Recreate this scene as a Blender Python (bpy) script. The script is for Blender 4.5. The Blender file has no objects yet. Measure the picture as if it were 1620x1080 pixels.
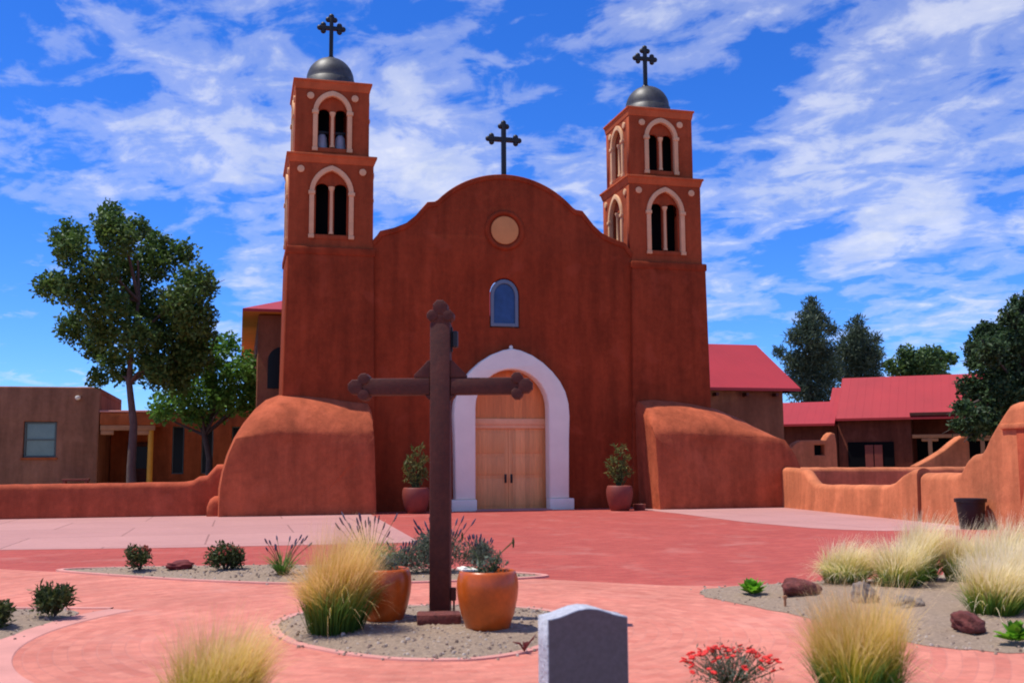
import bpy, bmesh, math, random
import numpy as np
from mathutils import Vector, Matrix
R = math.radians
C = bpy.context.scene.collection
SC = bpy.context.scene

# ------------------------------------------------------------------ camera, sky, sun, exposure
cam_d = bpy.data.cameras.new("camera"); cam = bpy.data.objects.new("camera", cam_d); C.objects.link(cam)
SC.camera = cam
CAM = Vector((-8.437, -33.0, 1.52)); YAW, PITCH, ROLL = 0.2551, 0.115, 0.006
_r = Vector((math.cos(YAW), -math.sin(YAW), 0)); _d = Vector((math.sin(YAW), math.cos(YAW), 0)); _u = Vector((0, 0, 1))
_f = _d*math.cos(PITCH) + _u*math.sin(PITCH); _p = _u*math.cos(PITCH) - _d*math.sin(PITCH)
_R = _r*math.cos(ROLL) - _p*math.sin(ROLL); _U = _r*math.sin(ROLL) + _p*math.cos(ROLL)
cam.matrix_world = Matrix(((_R.x, _U.x, -_f.x, CAM.x), (_R.y, _U.y, -_f.y, CAM.y), (_R.z, _U.z, -_f.z, CAM.z), (0, 0, 0, 1)))
cam_d.sensor_width = 36; cam_d.lens = 36.746; cam_d.clip_start = 0.1; cam_d.clip_end = 3000
cam_d.dof.use_dof = True; cam_d.dof.focus_distance = 26; cam_d.dof.aperture_fstop = 2.4

SC.view_settings.view_transform = 'Standard'; SC.view_settings.look = 'None'
SC.view_settings.exposure = 0.1; SC.view_settings.gamma = 1
SC.cycles.filter_width = 1.9

SUN_EL = R(68); SUN_AZ = Vector((-0.966, 0.26)).normalized()
SUN = Vector((SUN_AZ.x*math.cos(SUN_EL), SUN_AZ.y*math.cos(SUN_EL), math.sin(SUN_EL)))
sl = bpy.data.lights.new("sun", 'SUN'); sl.energy = 4.6; sl.angle = R(0.5); sl.color = (1, 0.955, 0.87)
so = bpy.data.objects.new("sun", sl); C.objects.link(so); so.rotation_euler = SUN.to_track_quat('Z', 'Y').to_euler()
so.location = (-30, 0, 60)

class NT:
    """tiny node-tree writer"""
    def __init__(s, tree): s.t = tree; s.n = tree.nodes; s.l = tree.links
    def add(s, typ, **kw):
        n = s.n.new(typ)
        for k, v in kw.items(): setattr(n, k, v)
        return n
    def link(s, a, b): s.l.new(a, b)
    def put(s, sock, v):
        if hasattr(v, 'is_linked') or isinstance(v, bpy.types.NodeSocket): s.l.new(v, sock)
        else: sock.default_value = v
    def math(s, op, a, b=0.0, c=None, clamp=False):
        n = s.add('ShaderNodeMath', operation=op, use_clamp=clamp); s.put(n.inputs[0], a); s.put(n.inputs[1], b)
        if c is not None: s.put(n.inputs[2], c)
        return n.outputs[0]
    def mix(s, fac, a, b, blend='MIX'):
        n = s.add('ShaderNodeMix', data_type='RGBA', blend_type=blend); s.put(n.inputs[0], fac); s.put(n.inputs[6], a); s.put(n.inputs[7], b)
        return n.outputs[2]
    def ramp(s, fac, stops, interp='LINEAR'):
        n = s.add('ShaderNodeValToRGB'); s.put(n.inputs[0], fac); e = n.color_ramp.elements; n.color_ramp.interpolation = interp
        while len(e) < len(stops): e.new(0.5)
        for el, (p, c) in zip(e, stops): el.position = p; el.color = (*c, 1) if len(c) == 3 else c
        return n.outputs[0]
    def noise(s, vec, scale, detail=5, rough=.55, dist=0.0):
        n = s.add('ShaderNodeTexNoise'); s.put(n.inputs['Vector'], vec)
        n.inputs['Scale'].default_value = scale; n.inputs['Detail'].default_value = detail
        n.inputs['Roughness'].default_value = rough; n.inputs['Distortion'].default_value = dist
        return n.outputs[0]
    def mapping(s, vec, scale=(1, 1, 1), rot=(0, 0, 0), loc=(0, 0, 0)):
        n = s.add('ShaderNodeMapping'); s.put(n.inputs[0], vec); n.inputs[1].default_value = loc; n.inputs[2].default_value = rot; n.inputs[3].default_value = scale
        return n.outputs[0]

w = bpy.data.worlds.new("World"); SC.world = w; w.use_nodes = True
nt = NT(w.node_tree); nt.n.clear()
sky = nt.add('ShaderNodeTexSky', sky_type='NISHITA', sun_disc=False, sun_elevation=SUN_EL, sun_rotation=math.atan2(SUN.x, SUN.y),
             altitude=1400, air_density=1.0, dust_density=0.3, ozone_density=2.0)
hs = nt.add('ShaderNodeHueSaturation'); hs.inputs['Saturation'].default_value = 1.3; hs.inputs['Value'].default_value = 1.0
nt.link(sky.outputs[0], hs.inputs['Color'])
blue = nt.mix(1.0, hs.outputs[0], (0.66, 1.06, 1.85, 1), 'MULTIPLY')
tc = nt.add('ShaderNodeTexCoord')
vn = nt.add('ShaderNodeVectorMath', operation='NORMALIZE'); nt.link(tc.outputs['Generated'], vn.inputs[0])
sx = nt.add('ShaderNodeSeparateXYZ'); nt.link(vn.outputs[0], sx.inputs[0])
zz = nt.math('ADD', nt.math('MAXIMUM', sx.outputs[2], 0.0), 0.20)
cx = nt.add('ShaderNodeCombineXYZ'); nt.put(cx.inputs[0], nt.math('DIVIDE', sx.outputs[0], zz)); nt.put(cx.inputs[1], nt.math('DIVIDE', sx.outputs[1], zz))
pv = nt.mapping(cx.outputs[0], (1.25, 1.0, 1), (0, 0, R(25)), (3.3, 1.7, 0))
n1 = nt.noise(pv, 2.7, 9, 0.54, 0.4)
n2 = nt.noise(nt.mapping(pv, (1.0, 1.45, 1), (0, 0, R(-20))), 6.2, 8, 0.56, 0.6)
n3 = nt.noise(pv, 11.0, 6, 0.62, 0.3)
dens = nt.math('ADD', nt.math('MULTIPLY', n1, 0.46), nt.math('ADD', nt.math('MULTIPLY', n2, 0.46), nt.math('MULTIPLY', n3, 0.22)))
# banks of cirrus and small cumulus where they stood in the sky that day (direction, angular radius, strength)
BANKS = [(0.022,0.95,0.312,0.079,0.5),(0.082,0.926,0.368,0.054,0.25),(0.155,0.941,0.301,0.048,0.5),(0.181,0.951,0.25,0.067,0.5),(-0.112,0.962,0.247,0.067,0.3),(-0.034,0.927,0.375,0.036,0.25),(0.397,0.821,0.41,0.079,0.45),(0.519,0.8,0.302,0.075,0.45),(0.554,0.8,0.229,0.09,0.35),(0.473,0.844,0.253,0.048,0.35),(0.312,0.91,0.272,0.048,0.5),(0.588,0.733,0.341,0.067,0.4),(-0.158,0.938,0.31,0.048,0.2),(0.009,0.984,0.177,0.036,0.4),(0.625,0.763,0.162,0.067,0.35),(0.553,0.811,0.19,0.024,0.4),(0.509,0.848,0.149,0.073,0.2),(0.246,0.889,0.387,0.042,0.15),(-0.076,0.943,0.325,0.054,0.15),(0.288,0.891,0.35,0.06,-0.5),(0.429,0.84,0.332,0.054,-0.5),(-0.172,0.92,0.352,0.067,-0.5),(-0.031,0.977,0.209,0.048,-0.3),(0.025,0.916,0.4,0.03,-0.2),(0.171,0.9,0.402,0.036,-0.2),(-0.172,0.973,0.156,0.085,-0.3),(-0.126,0.987,0.098,0.121,-0.35),(0.451,0.866,0.215,0.048,-0.25),(0.525,0.846,0.096,0.091,-0.3),(0.617,0.744,0.257,0.03,-0.25)]
acc = dens
for bx_, by_, bz_, br, bs in BANKS:
    dn = nt.add('ShaderNodeVectorMath', operation='DISTANCE'); nt.link(vn.outputs[0], dn.inputs[0]); dn.inputs[1].default_value = (bx_, by_, bz_)
    q = nt.math('DIVIDE', dn.outputs['Value'], br)
    g = nt.math('POWER', 2.71828, nt.math('MULTIPLY', nt.math('MULTIPLY', q, q), -1.0))
    acc = nt.math('ADD', acc, nt.math('MULTIPLY', g, bs*(0.15 if bs > 0 else 0.24)))
cl = nt.ramp(acc, [(0.515, (0, 0, 0)), (0.60, (.28, .28, .28)), (0.70, (.66, .66, .66)), (0.82, (.90, .90, .90))], 'EASE')
n4 = nt.noise(pv, 6.0, 7, 0.6, 0.2)
ccol = nt.mix(nt.ramp(n4, [(0.35, (0, 0, 0)), (0.65, (1, 1, 1))]), (6.2, 6.8, 8.6, 1), (8.6, 8.7, 9.3, 1))
final = nt.mix(cl, blue, ccol)
bg = nt.add('ShaderNodeBackground'); nt.link(final, bg.inputs[0]); bg.inputs[1].default_value = 0.10
ow = nt.add('ShaderNodeOutputWorld'); nt.link(bg.outputs[0], ow.inputs[0])

# ------------------------------------------------------------------ materials
def new_mat(name):
    m = bpy.data.materials.new(name); m.use_nodes = True
    t = NT(m.node_tree); t.n.clear()
    o = t.add('ShaderNodeOutputMaterial'); b = t.add('ShaderNodeBsdfPrincipled'); t.link(b.outputs[0], o.inputs[0])
    t.b = b; t.o = o; t.m = m
    t.obj = t.add('ShaderNodeTexCoord').outputs['Object']
    return t
def rgb(c): return (*c, 1)
def vary(t, base, vec, scale=1.0, var=.18, fine=None):
    n = t.noise(vec, scale, 6, .6)
    k = t.ramp(n, [(.25, (1-var,)*3), (.75, (1+var,)*3)])
    c = t.mix(1.0, base if not isinstance(base, tuple) else rgb(base), k, 'MULTIPLY')
    if fine:
        n2 = t.noise(vec, fine, 4, .7); k2 = t.ramp(n2, [(.3, (1-var*.7,)*3), (.7, (1+var*.7,)*3)])
        c = t.mix(1.0, c, k2, 'MULTIPLY')
    return c
def plain(name, col, rough=.7, var=.12, scale=3, metal=0, bump=0, bscale=60, spec=.4, fine=None):
    t = new_mat(name); t.put(t.b.inputs['Base Color'], vary(t, col, t.obj, scale, var, fine))
    t.b.inputs['Roughness'].default_value = rough; t.b.inputs['Metallic'].default_value = metal
    t.b.inputs['Specular IOR Level'].default_value = spec
    if bump:
        bn = t.add('ShaderNodeBump'); bn.inputs['Strength'].default_value = bump; bn.inputs['Distance'].default_value = .02
        t.put(bn.inputs['Height'], t.noise(t.obj, bscale, 5, .65)); t.link(bn.outputs[0], t.b.inputs['Normal'])
    return t.m
def stucco(name, col, var=.2, stain=.25, bump=.5):
    t = new_mat(name)
    c = vary(t, col, t.obj, .55, var, 5.0)
    st = t.noise(t.mapping(t.obj, (1.6, 1.6, .22)), 1.3, 5, .6)          # rain streaks
    c = t.mix(1.0, c, t.ramp(st, [(.35, (1-stain,)*3), (.62, (1.06,)*3)]), 'MULTIPLY')
    pt = t.noise(t.obj, 1.1, 4, .5, .4)                                   # patched plaster
    c = t.mix(t.ramp(pt, [(.60, (0, 0, 0)), (.68, (.35, .35, .35))]), c, rgb(tuple(min(1, x*1.25+.01) for x in col)))
    t.put(t.b.inputs['Base Color'], c); t.b.inputs['Roughness'].default_value = .95; t.b.inputs['Specular IOR Level'].default_value = .15
    b1 = t.add('ShaderNodeBump'); b1.inputs['Strength'].default_value = bump; b1.inputs['Distance'].default_value = .06
    t.put(b1.inputs['Height'], t.noise(t.obj, 2.2, 6, .6))
    b2 = t.add('ShaderNodeBump'); b2.inputs['Strength'].default_value = bump*.7; b2.inputs['Distance'].default_value = .01
    t.put(b2.inputs['Height'], t.noise(t.obj, 38, 4, .7)); t.link(b1.outputs[0], b2.inputs['Normal']); t.link(b2.outputs[0], t.b.inputs['Normal'])
    return t.m
def bricks(name, c1, c2, mortar, bw=.2, bh=.1, polar=False, ms=.008, rot=0, var=.2):
    t = new_mat(name)
    v = t.obj
    if polar:
        s = t.add('ShaderNodeSeparateXYZ'); t.link(v, s.inputs[0])
        ang = t.math('ARCTAN2', s.outputs[1], s.outputs[0])
        rad = t.math('SQRT', t.math('ADD', t.math('MULTIPLY', s.outputs[0], s.outputs[0]), t.math('MULTIPLY', s.outputs[1], s.outputs[1])))
        cb = t.add('ShaderNodeCombineXYZ'); t.put(cb.inputs[0], t.math('MULTIPLY', ang, 2.6)); t.put(cb.inputs[1], rad); vv = cb.outputs[0]
    else: vv = t.mapping(v, (1, 1, 1), (0, 0, rot))
    wob = t.add('ShaderNodeVectorMath', operation='ADD'); t.put(wob.inputs[0], vv)
    wn = t.add('ShaderNodeTexNoise'); t.put(wn.inputs['Vector'], vv); wn.inputs['Scale'].default_value = 3
    ws = t.add('ShaderNodeVectorMath', operation='SCALE'); t.link(wn.outputs['Color'], ws.inputs[0]); ws.inputs['Scale'].default_value = .03; t.link(ws.outputs[0], wob.inputs[1])
    b = t.add('ShaderNodeTexBrick'); t.put(b.inputs['Vector'], wob.outputs[0])
    b.inputs['Color1'].default_value = rgb(c1); b.inputs['Color2'].default_value = rgb(c2); b.inputs['Mortar'].default_value = rgb(mortar)
    b.inputs['Scale'].default_value = 1; b.inputs['Mortar Size'].default_value = ms; b.inputs['Brick Width'].default_value = bw; b.inputs['Row Height'].default_value = bh
    c = vary(t, b.outputs['Color'], v, .5, var, 7)
    dust = t.noise(v, .9, 5, .6, .5)
    c = t.mix(t.ramp(dust, [(.55, (0, 0, 0)), (.75, (.30, .30, .30))]), c, (.56, .30, .24, 1))
    t.put(t.b.inputs['Base Color'], c); t.b.inputs['Roughness'].default_value = .85; t.b.inputs['Specular IOR Level'].default_value = .2
    bn = t.add('ShaderNodeBump'); bn.inputs['Strength'].default_value = .5; bn.inputs['Distance'].default_value = .006
    t.put(bn.inputs['Height'], t.math('SUBTRACT', t.noise(v, 25, 4, .6), b.outputs['Fac'])); t.link(bn.outputs[0], t.b.inputs['Normal'])
    return t.m
def leafmat(name, dark, light, trans=.3, rough=.55, hue=None):
    t = new_mat(name); g = t.add('ShaderNodeNewGeometry')
    c = t.ramp(g.outputs['Random Per Island'], [(0, dark), (.6, tuple((a+b)/2 for a, b in zip(dark, light))), (1, light)])
    c = vary(t, c, t.obj, .8, .25)
    t.put(t.b.inputs['Base Color'], c); t.b.inputs['Roughness'].default_value = rough; t.b.inputs['Specular IOR Level'].default_value = .3
    tr = t.add('ShaderNodeBsdfTranslucent'); t.link(c, tr.inputs[0])
    mx = t.add('ShaderNodeMixShader'); mx.inputs[0].default_value = trans
    t.link(t.b.outputs[0], mx.inputs[1]); t.link(tr.outputs[0], mx.inputs[2]); t.link(mx.outputs[0], t.o.inputs[0])
    return t.m
def blademat(name, stops, trans=.4):
    t = new_mat(name); uv = t.add('ShaderNodeUVMap'); s = t.add('ShaderNodeSeparateXYZ'); t.link(uv.outputs[0], s.inputs[0])
    g = t.add('ShaderNodeNewGeometry')
    v = t.math('ADD', s.outputs[1], t.math('MULTIPLY', t.math('SUBTRACT', g.outputs['Random Per Island'], .5), .35))
    c = t.ramp(v, stops)
    t.put(t.b.inputs['Base Color'], c); t.b.inputs['Roughness'].default_value = .6; t.b.inputs['Specular IOR Level'].default_value = .25
    tr = t.add('ShaderNodeBsdfTranslucent'); t.link(c, tr.inputs[0])
    mx = t.add('ShaderNodeMixShader'); mx.inputs[0].default_value = trans
    t.link(t.b.outputs[0], mx.inputs[1]); t.link(tr.outputs[0], mx.inputs[2]); t.link(mx.outputs[0], t.o.inputs[0])
    return t.m
def planks(name, col, width=.14, axis=0, var=.22):
    t = new_mat(name)
    sc = (1/width, 1, 1) if axis == 0 else (1, 1, 1/width)
    v = t.mapping(t.obj, (6, 6, .6) if axis == 0 else (.6, 6, 6))
    gr = t.noise(v, 3, 6, .65, .6)
    c = t.mix(1.0, rgb(col), t.ramp(gr, [(.3, (1-var,)*3), (.7, (1+var,)*3)]), 'MULTIPLY')
    s = t.add('ShaderNodeSeparateXYZ'); t.link(t.obj, s.inputs[0])
    x = t.math('DIVIDE', s.outputs[0 if axis == 0 else 2], width)
    fr = t.math('FRACT', x); gap = t.math('LESS_THAN', fr, .06)
    wn = t.add('ShaderNodeTexWhiteNoise', noise_dimensions='1D'); t.put(wn.inputs['W'], t.math('FLOOR', x))
    c = t.mix(1.0, c, t.ramp(wn.outputs[0], [(0, (.85,)*3), (1, (1.12,)*3)]), 'MULTIPLY')
    t.put(t.b.inputs['Base Color'], c); t.b.inputs['Roughness'].default_value = .6
    bn = t.add('ShaderNodeBump'); bn.inputs['Strength'].default_value = .8; bn.inputs['Distance'].default_value = .01
    t.put(bn.inputs['Height'], t.math('SUBTRACT', t.math('MULTIPLY', gr, .2), gap)); t.link(bn.outputs[0], t.b.inputs['Normal'])
    return t.m

M = {}
M['facade'] = stucco('red_stucco', (.285, .047, .0155), .20, .28)
M['stage'] = stucco('stage_red_stucco', (.34, .068, .024), .16, .22)  # slightly brighter red for the upper tower stages
M['buttress'] = stucco('orange_stucco', (.43, .096, .040), .22, .26)
M['gardenwall'] = stucco('salmon_stucco', (.56, .175, .078), .17, .25)
M['lowwall'] = stucco('brick_red_stucco', (.43, .088, .040), .2, .25)
M['trim'] = stucco('terracotta_trim', (.70, .42, .225), .10, .10, .3)
M['cornice'] = stucco('orange_trim', (.50, .115, .040), .12, .12, .3)
M['white'] = plain('white_plaster', (.83, .78, .64), .85, .06, 2, bump=.3, bscale=20)
M['dome'] = plain('dull_tin', (.080, .078, .076), .52, .35, 4, metal=.6, bump=.15, bscale=9)
M['iron'] = plain('black_iron', (.012, .012, .014), .5, .1)
M['dark'] = plain('dark_void', (.006, .006, .007), .95, .1, spec=.05)  # near black, stands in for the shade inside openings
M['bell'] = plain('grey_bell_metal', (.34, .36, .41), .6, .15, 6, metal=.0)
M['tan'] = plain('tan_plaster', (.60, .265, .088), .9, .08)
M['door'] = planks('golden_oak', (.84, .37, .125), .16, var=.12)
M['doortop'] = planks('orange_oak', (.72, .24, .06), .14, var=.14)
M['lintel'] = plain('pale_oak', (.82, .42, .20), .6, .12, 4)
M['bluegrey'] = plain('bluegrey_paint', (.12, .17, .22), .5, .1)
M['blueglass'] = plain('blue_glass', (.020, .060, .17), .2, .3, 4, spec=.4)
M['roof'] = None
def metal_roof():
    t = new_mat('red_metal_roof'); c = vary(t, (.39, .027, .026), t.obj, .4, .12)
    t.put(t.b.inputs['Base Color'], c); t.b.inputs['Roughness'].default_value = .5; t.b.inputs['Specular IOR Level'].default_value = .4
    s = t.add('ShaderNodeSeparateXYZ'); t.link(t.obj, s.inputs[0])
    fr = t.math('FRACT', t.math('DIVIDE', s.outputs[0], .42)); rib = t.math('LESS_THAN', fr, .1)
    bn = t.add('ShaderNodeBump'); bn.inputs['Strength'].default_value = .6; bn.inputs['Distance'].default_value = .03; t.put(bn.inputs['Height'], rib); t.link(bn.outputs[0], t.b.inputs['Normal'])
    return t.m
M['roof'] = metal_roof()
M['soffit'] = plain('ochre_soffit', (.70, .30, .05), .8, .12)
M['nave'] = stucco('brown_stucco', (.23, .090, .045), .15, .2)
M['adobe'] = stucco('brown_adobe', (.32, .145, .080), .18, .3)
M['adobe2'] = stucco('orange_adobe', (.40, .105, .034), .18, .3)
M['farwall'] = stucco('far_house_stucco', (.15, .042, .024), .2, .3)
M['wood'] = plain('weathered_redwood', (.080, .0185, .0095), .7, .3, 5, bump=.18, bscale=22, fine=30)
M['beam'] = plain('pale_beam', (.42, .20, .09), .8, .2)
M['yellow'] = plain('ochre_post', (.62, .30, .03), .7, .15)
M['glass'] = plain('green_reflection_glass', (.13, .17, .14), .08, .2, 2, spec=.8)  # green grey of the reflected tree put into the pane colour
M['darkglass'] = plain('dark_glass', (.010, .012, .012), .25, .2, 2, spec=.15)
M['winframe'] = plain('window_frame_paint', (.10, .13, .11), .6, .1)
M['glaze'] = plain('orange_glaze', (.47, .088, .008), .30, .22, 4, spec=.5, fine=18)
M['clay'] = plain('dark_clay', (.20, .040, .025), .6, .2, 4)
M['soil'] = plain('potting_soil', (.035, .024, .018), .95, .3, 12, bump=.6)
M['blackplastic'] = plain('black_plastic', (.010, .010, .012), .45, .1)
M['lava'] = plain('red_lava_rock', (.15, .040, .032), .95, .5, 9, bump=1, bscale=26, fine=30)
M['greyrock'] = plain('grey_rock', (.20, .16, .13), .95, .4, 7, bump=.8, bscale=20)
M['granite'] = plain('rough_granite', (.46, .46, .50), .85, .3, 25, bump=1, bscale=30, fine=60)
M['polished'] = plain('polished_granite', (.115, .090, .108), .2, .2, 30, spec=.6)
M['bark'] = plain('grey_bark', (.10, .065, .05), .9, .3, 5, bump=.8, bscale=18)
M['darkbark'] = plain('dark_bark', (.07, .05, .04), .9, .3, 5)
M['leaf_big'] = leafmat('elm_leaf', (.036, .082, .016), (.13, .22, .042))
M['leaf_small'] = leafmat('bright_leaf', (.055, .150, .022), (.17, .34, .050), .4)
M['leaf_pine'] = leafmat('pine_needle', (.034, .062, .034), (.11, .145, .080), .25)
M['leaf_far'] = leafmat('far_leaf', (.035, .080, .022), (.11, .18, .045))
M['leaf_dark'] = leafmat('mulberry_leaf', (.020, .048, .018), (.075, .130, .042))
M['leaf_shrub'] = leafmat('oleander_leaf', (.070, .105, .022), (.26, .26, .070))
M['leaf_grey'] = leafmat('lavender_leaf', (.085, .115, .070), (.24, .28, .19))
M['leaf_green'] = leafmat('garden_leaf', (.030, .085, .012), (.11, .23, .035))
M['leaf_olive'] = leafmat('olive_leaf', (.028, .055, .014), (.11, .13, .036))
M['leaf_lime'] = leafmat('lime_leaf', (.09, .28, .012), (.24, .52, .035), .35)
M['purple'] = plain('lavender_flower', (.085, .070, .105), .8, .3)
M['rust'] = plain('rust_flower', (.30, .06, .03), .8, .3)
M['red'] = plain('red_petal', (.72, .020, .012), .6, .2)
M['deadwine'] = plain('wine_leaf', (.13, .014, .014), .8, .3)
STRAW = [(0, (.14, .23, .012)), (.25, (.36, .37, .018)), (.5, (.68, .54, .075)), (.78, (.86, .62, .23)), (1, (.90, .64, .34))]
M['grass_gold'] = blademat('gold_feather_grass', STRAW, .5)
M['grass_pale'] = blademat('pale_feather_grass', [(0, (.10, .22, .02)), (.22, (.30, .38, .035)), (.42, (.70, .62, .16)), (.7, (.95, .80, .44)), (1, (.98, .86, .62))], .5)
M['grass_green'] = blademat('green_blade', [(0, (.04, .10, .015)), (.6, (.11, .24, .035)), (1, (.26, .34, .09))])

# ------------------------------------------------------------------ helpers
def wloc(o):
    v = Vector((0, 0, 0))
    while o is not None: v += o.location; o = o.parent
    return v
def thing(name, label, cat, loc=(0, 0, 0), rotz=0, group=None):
    o = bpy.data.objects.new(name, None); C.objects.link(o); o.empty_display_size = .2
    o.location = loc; o.rotation_euler = (0, 0, rotz); o['label'] = label; o['category'] = cat
    if group: o['group'] = group
    return o
def tag(o, label, cat, group=None):
    o['label'] = label; o['category'] = cat
    if group: o['group'] = group
    return o
def obj(name, bm, mats, parent=None, world=False, smooth=None, label=None):
    """one mesh object; world=True: verts are world coords under a parent that is not rotated"""
    if world and parent is not None: bmesh.ops.translate(bm, verts=bm.verts, vec=-wloc(parent))
    me = bpy.data.meshes.new(name); bm.to_mesh(me); bm.free()
    for m in (mats if isinstance(mats, (list, tuple)) else [mats]): me.materials.append(M[m] if isinstance(m, str) else m)
    if smooth is not None:
        me.polygons.foreach_set('use_smooth', [True]*len(me.polygons))
        if smooth < 180: me.set_sharp_from_angle(angle=R(smooth))
    o = bpy.data.objects.new(name, me); C.objects.link(o)
    if parent is not None: o.parent = parent
    if label: o['label'] = label
    return o
def raw(name, verts, faces, mats, parent=None, uv=None, smooth=False, midx=None):
    me = bpy.data.meshes.new(name); me.from_pydata(verts, [], faces)
    for m in (mats if isinstance(mats, (list, tuple)) else [mats]): me.materials.append(M[m] if isinstance(m, str) else m)
    if uv is not None:
        u = me.uv_layers.new(name='UVMap'); u.data.foreach_set('uv', np.asarray(uv, dtype=np.float32).ravel())
    if midx is not None: me.polygons.foreach_set('material_index', midx)
    if smooth: me.polygons.foreach_set('use_smooth', [True]*len(me.polygons))
    me.update()
    o = bpy.data.objects.new(name, me); C.objects.link(o)
    if parent is not None: o.parent = parent
    return o
def dup(root, loc, rotz=None, label=None, group=None, scale=None):
    r = root.copy(); C.objects.link(r); r.location = loc
    if rotz is not None: r.rotation_euler = (0, 0, rotz)
    if scale: r.scale = (scale,)*3 if isinstance(scale, (int, float)) else scale
    if label: r['label'] = label
    if group: r['group'] = group
    for ch in list(root.children):
        c = ch.copy(); C.objects.link(c); c.parent = r
        for g in list(ch.children):
            d = g.copy(); C.objects.link(d); d.parent = c
    return r
def join(bm, other):
    me = bpy.data.meshes.new('tmp'); other.to_mesh(me); other.free(); bm.from_mesh(me); bpy.data.meshes.remove(me)
def box(bm, x0, x1, y0, y1, z0, z1, bevel=0, mi=0, taper=0):
    b = bmesh.new()
    vs = [b.verts.new((x, y, z)) for z in (z0, z1) for x, y in ((x0, y0), (x1, y0), (x1, y1), (x0, y1))]
    for f in ((3, 2, 1, 0), (4, 5, 6, 7), (0, 1, 5, 4), (1, 2, 6, 5), (2, 3, 7, 6), (3, 0, 4, 7)): b.faces.new([vs[i] for i in f])
    if taper:
        mx, my = (x0+x1)/2, (y0+y1)/2
        for v in vs[4:]: v.co.x += taper if v.co.x < mx else -taper; v.co.y += taper if v.co.y < my else -taper
    if bevel: bmesh.ops.bevel(b, geom=list(b.edges), offset=bevel, segments=2, affect='EDGES', profile=.5)
    for f in b.faces: f.material_index = mi
    join(bm, b)
def tube(bm, pts, radii, seg=8, cap=True, mi=0):
    pts = [Vector(p) for p in pts]; rings = []
    n = len(pts); prev = None
    for i, p in enumerate(pts):
        d = (pts[min(i+1, n-1)]-pts[max(i-1, 0)]).normalized()
        a = prev if prev is not None else (Vector((1, 0, 0)) if abs(d.x) < .9 else Vector((0, 1, 0)))
        a = (a-d*a.dot(d)).normalized(); prev = a; b = d.cross(a); rr = radii[i] if isinstance(radii, (list, tuple)) else radii
        rings.append([bm.verts.new(p+(a*math.cos(2*math.pi*k/seg)+b*math.sin(2*math.pi*k/seg))*rr) for k in range(seg)])
    for r0, r1 in zip(rings, rings[1:]):
        for k in range(seg): bm.faces.new((r0[k], r0[(k+1) % seg], r1[(k+1) % seg], r1[k])).material_index = mi
    if cap:
        bm.faces.new(rings[0][::-1]).material_index = mi; bm.faces.new(rings[-1]).material_index = mi
def lathe(bm, prof, seg=32, centre=(0, 0, 0), mi=0):
    rings = []; cx_, cy_, cz_ = centre
    for r, z in prof:
        if r < 1e-6: rings.append([bm.verts.new((cx_, cy_, cz_+z))])
        else: rings.append([bm.verts.new((cx_+r*math.cos(2*math.pi*k/seg), cy_+r*math.sin(2*math.pi*k/seg), cz_+z)) for k in range(seg)])
    for a, b in zip(rings, rings[1:]):
        for k in range(seg):
            k2 = (k+1) % seg
            if len(a) == 1 and len(b) == 1: continue
            if len(a) == 1: f = bm.faces.new((a[0], b[k2], b[k]))
            elif len(b) == 1: f = bm.faces.new((a[k], a[k2], b[0]))
            else: f = bm.faces.new((a[k], a[k2], b[k2], b[k]))
            f.material_index = mi
def plate(outer, holes, y0, y1, bevel=0.0, mi=0, res=2):
    """wall slab with openings: outline and holes in (x, z), front at y0, back at y1"""
    cu = bpy.data.curves.new('tmp', 'CURVE'); cu.dimensions = '2D'; cu.fill_mode = 'BOTH'
    cu.extrude = (y1-y0)/2-bevel; cu.bevel_depth = bevel; cu.bevel_resolution = res; cu.offset = -bevel
    for loop in [outer]+list(holes):
        s = cu.splines.new('POLY'); s.points.add(len(loop)-1); s.use_cyclic_u = True
        for p, (x, z) in zip(s.points, loop): p.co = (x, z, 0, 1)
    o = bpy.data.objects.new('tmp', cu); C.objects.link(o)
    me = bpy.data.meshes.new_from_object(o.evaluated_get(bpy.context.evaluated_depsgraph_get()))
    bm = bmesh.new(); bm.from_mesh(me); bpy.data.objects.remove(o); bpy.data.curves.remove(cu); bpy.data.meshes.remove(me)
    yc = (y0+y1)/2
    for v in bm.verts: v.co = (v.co.x, yc+v.co.z, v.co.y)
    bmesh.ops.remove_doubles(bm, verts=bm.verts, dist=1e-4)
    bmesh.ops.recalc_face_normals(bm, faces=bm.faces)
    for f in bm.faces: f.material_index = mi
    return bm
def xform(bm, mat): bmesh.ops.transform(bm, matrix=mat, verts=bm.verts); return bm
def lancet(xc, hw, z0, zs, za, n=10):
    """pointed arch loop, springing at zs, apex za"""
    h = za-zs; rr = (hw*hw+h*h)/(2*hw); L = [(xc-hw, z0)]
    a1 = math.acos(max(-1, min(1, (rr-hw)/rr)))
    for i in range(n+1):
        a = a1*i/n; L.append((xc+hw-2*hw+rr-rr*math.cos(a), zs+rr*math.sin(a)))
    R_ = [(2*xc-x, z) for x, z in L[::-1]]
    return L+R_[1:]
def roundarch(xc, hw, z0, zs, h=None, n=14):
    h = hw if h is None else h
    return [(xc-hw, z0)]+[(xc-hw*math.cos(math.pi*i/n), zs+h*math.sin(math.pi*i/n)) for i in range(n+1)]+[(xc+hw, z0)]
def strip(outer, inner): return list(outer)+list(inner[::-1])
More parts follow.
